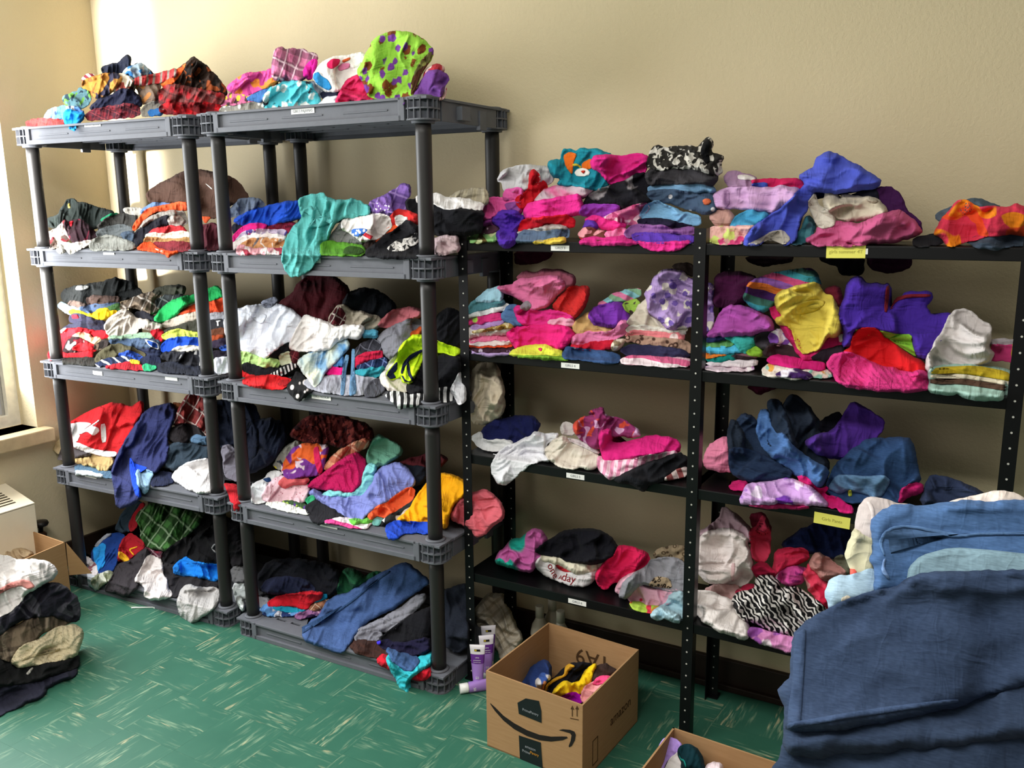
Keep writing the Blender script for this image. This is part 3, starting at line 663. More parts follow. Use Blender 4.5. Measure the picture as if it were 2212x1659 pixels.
DATA_LEFT = r"""
@A P11
shirt;crumpled navy shirt crowning the heap;1e2232;810,225 900,205 960,195 1040,110 1075,150 1075,215 1140,190 1250,260 1290,300 1150,330 1000,310 830,290;w=.012
tee;grey and blue printed tee under navy shirt;8fa2b0/blot,2f6ea8,c9c2b8,22;1010,260 1060,225 1160,190 1200,215 1250,270 1250,330 1080,340 1000,310;w=.012
tee;taupe crumpled tee beside the red plaid sleeve;6d5c50/blot,4a3c34,a06a3c,14;1090,380 1250,350 1340,380 1330,470 1290,560 1170,540 1140,430;w=.012
tee;cream crumpled printed tee at the heap middle;c0b5a2/blot,8a7f70,a04a40,16;920,330 990,275 1090,320 1120,380 1110,440 1000,460 910,440 890,390;w=.014
cap;maroon and white striped cap;7c2c38/str,30,40,e0d6cc;635,325 690,283 760,300 770,345 660,360
tee;gold football tee with dark print;b57e38/blot,2e2c3e,8a5a2c,15;650,340 780,300 870,275 950,280 1000,330 930,430 850,490 760,500 690,440 635,385;w=.014
hoodie;dark brown camouflage hoodie peaking above the plaid;33251f/blot,1d1816,8a4524,20;1370,350 1500,240 1620,142 1680,160 1820,290 1920,410 1925,480 1700,470 1500,440 1390,420;w=.012 a=40
>print;orange printed panel;c9501f/blot,3a2a24,e07a3c,20;1330,365 1420,285 1520,215 1570,185 1545,250 1500,320 1440,380 1360,410
pajama_shirt;rolled red plaid sleeve with grey lines;b0373a/str,95,28,8e8078,b0373a;1085,335 1220,300 1370,270 1470,245 1490,290 1350,355 1110,395;t=.03
pajama_pants;teal and green dinosaur print roll;4f7078/blot,55863c,22333f,24;465,500 520,460 600,450 620,408 690,430 730,500 700,565 620,595 500,565;w=.012
fleece;navy fleece folded in the middle;1f2136;710,580 800,505 900,480 980,418 1080,425 1150,485 1180,570 1100,580 900,600 740,610;w=.009 t=.035
tee;medium blue printed tee at left;527cba/blot,e4e2da,2a3a58,15;305,665 350,600 480,568 600,580 670,630 600,700 330,700;w=.01
shirt;red flannel roll at the far left end;b82c2e/plaid,4a3834,8a2020,26;148,705 240,678 400,688 490,690 490,740 330,745 160,762;w=.006
shirt;dark red plaid shirt folded in the middle;7c2a33/plaid,2c2630,a04046,26;660,650 760,595 900,570 1080,548 1150,575 1160,655 900,685 700,695;L=4 w=.004
tee;bright blue tee hanging over the front;2089d6;475,640 520,598 600,620 665,640 655,695 600,735 585,787 540,770 490,720;w=.012
tee;grey tee tucked under the red flannel;78736a;1155,610 1220,550 1330,515 1380,600 1330,650 1180,660
tee;small dark blue tee under the flannel;2b5f98;1225,615 1330,590 1365,645 1240,658
shirt;red plaid flannel shirt at right;aa2b32/plaid,5a4340,3a2424,22;1305,460 1370,390 1500,383 1700,425 1900,465 1920,520 1870,575 1700,555 1450,575 1330,545;w=.013
fleece;red and black checked fleece at the right edge;c62028/plaid,241a1c,6a1a1e,16;1325,580 1380,545 1700,545 1885,560 1850,625 1700,640 1380,640 1335,615;w=.01
@B P21
pajama_pants;grey peace sign print pajama pants;8f8d86/dots,dcdad6,38,.3;110,628 200,572 330,558 440,560 460,625 300,635 130,650;w=.009
pajama_pants;pink pajama pants with yellow stars;cd6f98/pr,4a3838,e2d24c,28;118,595 180,510 260,480 400,470 490,440 490,525 330,570 180,590;w=.01
tee;blue tee slanting under the pink fleece;4474b4;295,555 400,490 500,428 540,440 525,505 430,565;w=.006
pajama_shirt;magenta monster print fleece pajama top;dd549e/blot,e08a3c,b03a80,14;165,465 270,380 330,353 440,355 480,328 540,350 545,430 430,475 330,512 230,505 180,490;w=.015
shorts;pink and black plaid shorts standing up;d57aa2/plaid,54404a,efd4de,17;508,200 550,178 620,195 670,186 760,208 832,245 800,310 735,405 690,428 520,422 488,350;w=.008 a=80
sock;hot pink sock beside the plaid shorts;dc2a9c;725,335 780,268 825,268 805,370 765,415 722,385
shirt;grey shirt behind the white fleece;9096a2;745,430 850,430 970,500 960,545 860,540 790,500
shirt;small navy shirt beside the white cloth;232538;840,500 975,480 985,550 880,570
pajama_shirt;teal penguin print pajama top;56c2d0/pr,1c2028,e6ece8,18;428,545 470,480 560,428 700,420 780,432 805,500 848,545 835,595 700,595 610,605 560,645 520,635 445,612;w=.013
robe;white fleece robe with big coloured dots;ece7e4;788,385 850,290 930,248 1060,228 1160,215 1185,300 1130,380 1040,440 990,495 900,495 820,455;w=.012 t=.045 lam=.08
>print;;d02458;890,290 930,255 990,260 980,300 930,335 895,320
>print;;2f86c0;795,365 830,350 850,380 900,410 930,470 900,490 830,450 790,410
>print;;e888b2;970,315 1010,290 1060,290 1055,325 980,348
>print;;d8643a;1000,268 1060,245 1062,262 1010,288
tee;white cloth lying on the front edge;dcdfe8;818,602 880,540 975,528 1000,585 850,605;w=.01
shirt;dark navy shirt pinned under the green blanket;20243c;1050,560 1350,545 1345,575 1070,585
shirt;crimson cotton shirt at the front;d22e60;952,572 990,490 1040,420 1100,378 1155,390 1190,470 1235,545 1180,572 1060,548 1030,585 980,592;w=.014
pajama_pants;pale pink cherry print pants at right end;c9a09e/blot,a8323c,e8d8d4,18;1600,335 1700,293 1740,330 1722,370 1755,480 1740,550 1640,545 1590,450
shirt;purple crumpled shirt at right end;6f438e;1490,525 1560,450 1620,352 1700,338 1782,400 1742,460 1720,530 1600,540 1500,560 1430,592;w=.015
blanket;lime green blanket with brown and purple print;9bd44c/pr,7a4422,76409a,21;1112,350 1160,270 1180,210 1230,120 1330,73 1440,60 1540,85 1620,150 1660,190 1655,245 1610,315 1570,385 1530,480 1500,545 1400,562 1260,545 1190,525 1160,430;w=.012 a=75 lam=.08 t=.06 R=.06 D=.16
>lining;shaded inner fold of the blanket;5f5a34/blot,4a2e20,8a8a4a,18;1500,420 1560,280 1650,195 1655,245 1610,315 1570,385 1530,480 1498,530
@C P12
jacket;charcoal jacket folded at rear left;1e2422;172,565 280,530 300,480 350,402 400,378 440,388 462,420 500,413 620,458 770,493 800,520 700,590 650,650 560,670 400,660 250,650 178,635;w=.01 t=.05
>badge;gold embroidered badge;b59c50;365,432 385,415 392,460 372,472
shirt;forest green shirt edge beside the jacket;20704f;665,565 740,530 800,513 835,525 760,595 690,605
tee;cream tee with maroon print at left;bfb0a6/blot,7a2a30,5a4a44,18;108,725 170,690 260,660 330,578 352,580 375,690 395,745 310,800 270,835 130,840 112,795;w=.013
tee;black tee with maroon chest print;2c1c22/blot,221418,5a1a2a,12;328,595 400,578 480,573 560,620 655,720 645,750 440,805 395,765 365,700;w=.01
>print;red emblem;b5202c;378,590 425,580 400,640 385,625
tee;white tee hem draped over the shelf edge;dad3ce;298,785 420,795 560,765 655,745 560,805 450,855 395,893 340,845;w=.008
tee;pale grey hem hanging at the left;aca9a2;262,845 300,795 332,850 348,878 290,888
pants;charcoal jeans folded on the grey stack;3a3937;635,625 720,560 860,518 1000,522 1010,610 960,650 800,635 650,670;L=3 w=.004
pants;mid grey pants with folded edges;5b6062;625,690 700,640 850,615 970,650 985,730 900,735 750,720 650,735;L=4 w=.004
pants;slate blue pants in the grey stack;414e5e;840,690 985,680 990,780 900,785
pants;light grey sweatpants at the stack bottom;84857f;560,805 620,740 750,712 870,750 985,790 990,838 860,850 570,856;L=4 w=.005
tee;pale grey tee under the brown jacket;a6a29a;872,482 900,463 1060,468 1050,525 950,528
jacket;dark brown fleece jacket heaped at right;4d382f;1082,342 1140,280 1330,180 1420,133 1560,112 1700,138 1850,173 1940,230 2035,360 2000,410 1850,440 1740,560 1600,560 1450,450 1330,425 1130,425;w=.014 t=.07 R=.07 D=.16 lam=.12
>tag;white tag;d8d4cc;1630,240 1645,245 1700,290 1690,296
shirt;blue chambray shirt under the brown jacket;5f7aa8;1035,495 1130,428 1200,412 1335,428 1330,470 1130,480 1050,515
shirt;orange shirt draped over grey fleece;d6562e;958,662 1010,570 1080,488 1180,453 1390,418 1470,422 1470,495 1200,485 1120,525 1050,595 990,672;w=.006
fleece;grey fleece under the orange shirt;8e8a84;1015,655 1080,570 1200,510 1330,488 1435,498 1480,605 1400,630 1290,570 1150,570 1060,645;w=.007
jacket;black jacket folded at the stack left;1c1c24;975,765 988,680 1080,640 1200,560 1290,533 1320,605 1200,650 1110,705 1085,765 1060,795 1000,803;w=.009
pants;grey sweatpants rolled end;a6a19b;1285,575 1330,540 1405,538 1450,590 1390,640 1305,625;L=3
shirt;brick red shirt folded;b4353a;1105,705 1160,653 1300,633 1425,638 1470,680 1250,710 1130,715;w=.004
shirt;cream shirt folded;ddd2c2;1080,725 1130,688 1250,708 1420,673 1485,698 1480,738 1260,750 1100,745;w=.004
pants;tan khaki pants folded;a58254;1065,765 1090,735 1300,755 1485,735 1495,782 1250,792 1080,787;w=.004
shirt;maroon shirt folded low;7f2c35;1140,790 1300,775 1490,780 1510,845 1400,862 1250,858 1180,838;w=.006
shirt;bright orange shirt spilling over the edge;e34e22;995,845 1060,790 1130,783 1200,840 1300,872 1395,862 1330,895 1290,928 1250,878 1100,856;w=.009
>trim;white trim;e4dcd4;1165,835 1250,855 1245,875 1180,850
jacket;dark maroon jacket behind the post;4c2029;1580,625 1750,600 1790,800 1760,850 1600,850 1490,780 1490,690;w=.01
>trim;orange lining;b54d2b;1588,540 1692,545 1632,618
@D P22
shirt;slate blue shirt at left rear;5b667a;112,270 170,188 210,168 330,163 390,215 300,250 200,300 125,305;w=.012
shirt;dark navy shirt under the royal blue;232330;138,365 250,330 400,340 505,375 400,410 150,430
shirt;royal blue long sleeve shirt across the pile;204cbc;145,328 240,268 390,228 500,193 635,183 670,240 660,305 560,335 460,365 400,365 350,350 200,360;w=.013
shirt;maroon shirt edge under the royal blue;7f223a;385,385 500,350 610,340 620,400 540,420 400,410
shirt;hot pink shirt folded in the left stack;dc2882;140,455 200,380 300,348 395,358 385,400 250,418 155,490;w=.004
shirt;white shirt with purple lettering;c0b2cc/blot,5a4a9a,e4dee0,22;155,480 230,408 330,393 480,398 550,410 510,450 300,440 200,480;w=.004
tee;plain white tee folded in the left stack;e6dfdb;112,545 160,480 250,433 400,428 530,440 540,480 300,470 200,510 140,555;w=.005
tee;orange and grey animal print tee;bf8a5c/blot,6f6c70,d8cfc6,22;190,515 260,463 400,453 540,475 540,530 400,535 260,540;w=.007
pajama_pants;pale pink pajama pants under the stack;d4969e/blot,efe2e0,a8384c,18;165,565 190,510 240,518 300,540 420,530 515,535 515,570 300,575 210,585;w=.006
shirt;grey shirt peeking under the teal fleece;707070;870,430 950,338 965,400 1010,400 1065,452 1130,490 1020,512 900,500 850,470;w=.01
shirt;purple plaid shirt with sequins;7f5ea6/plaid,4a3670,a98cc8,17;1140,195 1250,148 1340,98 1390,58 1458,68 1445,150 1415,180 1450,270 1300,310 1160,280;w=.01
>sequins;white sequin dots;7f5ea6/dots,ffffff,95,.33;1180,200 1300,192 1305,250 1195,272;
bag;beige ribbed bag behind the white roll;9d947e/str,95,30,8a8270;1730,165 1800,110 1930,93 2015,93 2025,200 1980,215 1870,185
jacket;black jacket heaped behind the post;18181c;1415,175 1500,175 1620,200 1720,228 1900,238 1990,260 1980,405 1900,435 1620,440 1500,340 1425,260;w=.012 t=.06
shirt;white rolled shirt on the black jacket;e0dcda;1495,150 1620,128 1730,163 1870,173 1995,208 1980,255 1850,230 1720,243 1620,205 1505,193;w=.006
hoodie;red hoodie behind the white tee;c62c2c;1295,305 1340,248 1450,263 1515,300 1515,360 1400,360 1305,380
shirt;orange red shirt wedged beside the black;e4562c;1175,495 1240,420 1300,378 1375,363 1345,415 1240,468 1195,508
tee;white tee with american flag print;e8e2df;945,335 1000,298 1130,288 1250,283 1305,308 1315,375 1240,440 1150,485 1080,478 1000,410 945,395;w=.011 t=.04
>print;flag stars on blue;3f6fc0/dots,ffffff,70,.35;1018,390 1100,384 1142,395 1085,452 1020,438
>print;red and white flag stripes;c0343e/str,25,36,f0e8e6;1085,452 1142,395 1182,440 1152,478 1092,474
tee;white tee collar poking up;dcdad8;1335,300 1380,293 1435,312 1385,375 1345,355
hoodie;dark brown hem beside the green fold;2e2422;1105,505 1185,470 1210,515 1130,548
fleece;teal fleece draped over the front edge;58a9a6;628,172 700,150 800,123 860,173 960,185 1030,163 1080,195 1142,220 1158,275 1100,290 960,305 895,350 885,372 830,485 780,600 722,682 650,732 570,742 528,682 508,620 508,560 540,450 600,370 658,300 635,232;w=.014 a=75 lam=.06 t=.03
>fold;crumpled hem fold;57a3a0;650,250 720,215 740,250 760,215 800,300 850,300 880,330 860,355 780,380 700,385 695,360 770,345 720,300;t=.008 w=.006
fleece;green fleece folded at the front;528a2a;785,575 795,490 870,483 1000,498 1105,520 1128,565 1070,586 870,586;w=.006 t=.035
>fold;dark rolled end;2c4a18;955,575 965,530 1010,512 1090,525 1120,560 1070,582;t=.004
jacket;black folded jacket at the right front;1b1b1f;1115,565 1180,510 1250,450 1350,390 1440,318 1515,390 1530,605 1300,606 1150,596;w=.01
>print;white paisley cuff;d2cfcb/blot,2a2a2c,8a8886,45;1275,530 1350,470 1450,450 1490,413 1518,420 1512,500 1390,558 1300,552;t=.006
blanket;pale pink blanket at the right end;cab2b6;1620,465 1700,438 1800,438 1815,545 1700,585 1620,565;w=.012
@E P13
tee;black tees with white chest print on top;1e2020;212,285 260,230 350,200 500,178 690,148 800,102 900,128 1000,148 1080,218 1135,290 1000,330 870,360 700,410 500,430 330,390 228,355;w=.009
>print;white faded print;b8b8b4;370,237 390,190 520,190 532,215 450,242
tee;dark brown tee with tiny red lettering;42342f;490,335 560,300 870,318 860,390 700,405 520,410;w=.005
shorts;brown shorts at the left;50443e;278,412 320,358 440,380 505,402 450,455 350,435
tee;sky blue tee folded at left;84b6e2;176,412 220,363 290,420 400,440 545,482 565,518 480,518 320,508 240,475;w=.004
tee;slate navy tee on the yellow;3f4e68;390,445 560,400 700,400 870,380 880,430 720,475 620,515 545,515;w=.005
shirt;olive green shirt with yellow rim;3f5f36;715,430 865,388 880,455 760,490
tee;yellow tee folded on the left stack;d6af20;295,472 380,458 540,520 640,448 720,440 760,480 835,470 825,495 700,578 600,588 480,538 325,508;w=.006
jacket;navy jacket with red roll;2b2a3a;298,545 340,503 460,513 560,558 700,588 730,630 500,620 315,598
>lining;red lining;b8202c;330,515 400,512 415,555 340,560
tee;dark navy tee folded flat;272836;215,670 340,610 480,590 620,600 730,622 725,690 560,700 300,668;w=.005
tee;white tee corner at far left;e2e0e0;182,702 270,658 285,690 200,718
hoodie;bright red hoodie wrapping the left stack;c6212a;85,795 160,728 300,668 420,658 560,688 725,698 745,778 600,780 560,728 420,720 300,770 180,810 108,848;w=.008
tee;tan tee with orange edge;c5ac8a;325,755 430,713 540,728 560,770 620,760 668,792 605,868 500,800
tee;black and maroon printed tee;271b1d/blot,6a1820,8a8480,14;145,870 250,778 350,758 450,780 560,850 600,910 400,930 200,938;w=.007
tee;red tee folded in the left stack;bc242a;325,895 420,838 520,828 585,850 610,918 450,920;w=.005
hoodie;scarlet sweatshirt folded at lower left;ce222c;65,945 130,885 200,930 350,950 565,920 570,990 300,1003 180,1008 140,1036 76,1003;w=.007
shorts;brown camouflage shorts edge;3c3432/blot,6a5a4c,1c1816,20;575,862 700,788 760,820 730,890 600,898
pants;black corduroy pants at lower left;353430;145,1000 300,1000 600,985 605,1088 380,1058 195,1066;w=.006
shirt;brown and white plaid shirt crumpled;80705f/plaid,3c342e,d4ccc2,14;865,435 900,370 1040,318 1230,258 1310,250 1330,340 1300,485 1220,515 1100,460 1000,430 900,455;w=.013
shorts;dark olive shorts crumpled on the plaid;3f4037;1225,255 1340,193 1480,198 1522,173 1605,213 1580,295 1400,295 1270,285;w=.013
shirt;dark green plaid shirt behind the sweater;3f4446/plaid,1c2020,8a9490,18;1265,345 1380,298 1560,298 1660,330 1500,380 1360,430 1280,430
jacket;black jacket edge behind grey hoodie;24242b;1040,480 1200,500 1340,590 1310,620 1180,570 1030,550
fleece;orange fleece folded under the green sweater;e3512e;1490,508 1600,440 1720,400 1860,368 2035,308 2045,485 1860,500 1720,490 1600,520;w=.006
sweater;bright green sweater draped to the front;2dac5d;1250,565 1290,490 1400,380 1560,318 1720,288 1840,228 1950,188 1995,238 2005,315 1850,355 1700,360 1560,450 1480,530 1400,598 1305,596;w=.008 t=.03
pants;beige pants folded in the middle stack;bfb4a5;1315,635 1400,578 1550,520 1735,480 1745,570 1600,612 1450,650 1335,650;L=3 w=.004
pants;charcoal pants with olive tint;3c3c34;1335,690 1500,640 1745,570 1760,650 1750,700 1560,690 1395,728;w=.005
hoodie;light grey hoodie crumpled in the middle;bab1a7;685,645 740,560 880,458 960,458 1040,550 1200,580 1335,630 1325,675 1250,690 1080,655 1060,715 950,755 840,755 735,740;w=.016 t=.04
pants;sage green pants under the hoodie;84a087;735,765 800,750 950,745 1080,720 1230,728 1280,772 1150,798 900,800 770,790;w=.007
tee;red tee corner by the navy jersey;ba222e;1205,690 1345,680 1350,805 1290,822 1235,745
jersey;slate blue jersey with blue shield print;46576f;745,795 900,790 1130,780 1305,798 1325,885 1240,912 1100,890 900,862 775,840;w=.008
>print;blue shield with white edge;dfe3ea;1140,778 1295,825 1305,905 1240,888 1175,842
>print;;2a52a8;1165,792 1280,832 1290,888 1240,875 1185,838;t=.0025
tee;navy tee under the slate jersey;262c43;1040,900 1310,900 1325,985 1170,985 1060,960
pants;olive pants folded at the front;534f3b;580,1025 620,950 720,870 830,838 950,858 1135,940 1160,980 1050,955 900,945 850,975 750,1022 640,1048;w=.008
shorts;royal blue shorts in the middle;3252ac;845,952 960,918 1050,940 1140,990 1080,1018 920,990
jersey;navy jersey with white piping;283352/str,20,30,283352,283352,e8e8e8;595,1055 700,1008 900,978 1020,990 960,1040 720,1078 625,1085
tee;lime tee folded at the right;c9d55e;1330,745 1400,698 1520,673 1640,698 1745,718 1755,760 1600,770 1400,788 1345,780;w=.006
jersey;cobalt blue jersey at the right;204ab8;1325,855 1400,778 1550,763 1700,768 1765,798 1770,860 1600,872 1420,930 1335,928;w=.01
tee;white and cream tee edge;d4cfc2;1440,905 1560,858 1755,868 1770,908 1600,940 1470,938
jersey;black mesh jersey with white piping;28292f/blot,d8d8d8,1a1b20,13;1305,985 1400,920 1600,935 1765,905 1785,1090 1600,1090 1450,1040;w=.011
shorts;navy shorts in the middle front;20253a;1080,1020 1180,970 1320,980 1315,1090 1170,1090
pants;black track pants at lower right;21242f;1295,1065 1450,1030 1640,1090 1785,1090 1790,1190 1500,1160 1295,1150;w=.007
tee;dark red tee at the front edge;ae1f2c;715,1083 850,1060 1000,1035 1125,1080 1138,1132 970,1122 830,1112 718,1110
tee;yellow tee corner at the front;e4b432;975,1015 1085,1028 1098,1066 1000,1046
tee;small green tee at the front edge;2f9f6e;1115,1080 1180,1062 1290,1100 1205,1136 1135,1136
fleece;grey fleece in the stack behind the post;94949b;1850,505 2045,490 2060,568 1860,580
tee;black tee with white numerals behind the post;2d2d31;1860,580 2030,566 2045,660 1870,680
>print;white numerals;e0e0e0;1930,582 1990,575 1985,590 1965,592 1970,640 1950,642 1948,595
tee;brown tee behind the post;5d3726;1870,682 2035,660 2045,745 1880,752
tee;rust tee behind the post;8e3d20;1880,752 2020,738 2010,798 1885,808
tee;dark purple tee behind the post;2b2334;1880,805 2070,778 2085,868 1890,878
shorts;blue and purple shorts at the right end;3c65c6;1965,872 2100,843 2210,900 2060,945
pants;black pants near the right end;1c1821;1890,912 2090,930 2100,995 1900,990
tee;pale grey tee at the right end;c8cad3;1900,992 2100,988 2098,1160 1930,1172;w=.006
"""  # lime blanket's inner fold is a darker patch, shade put into its colour
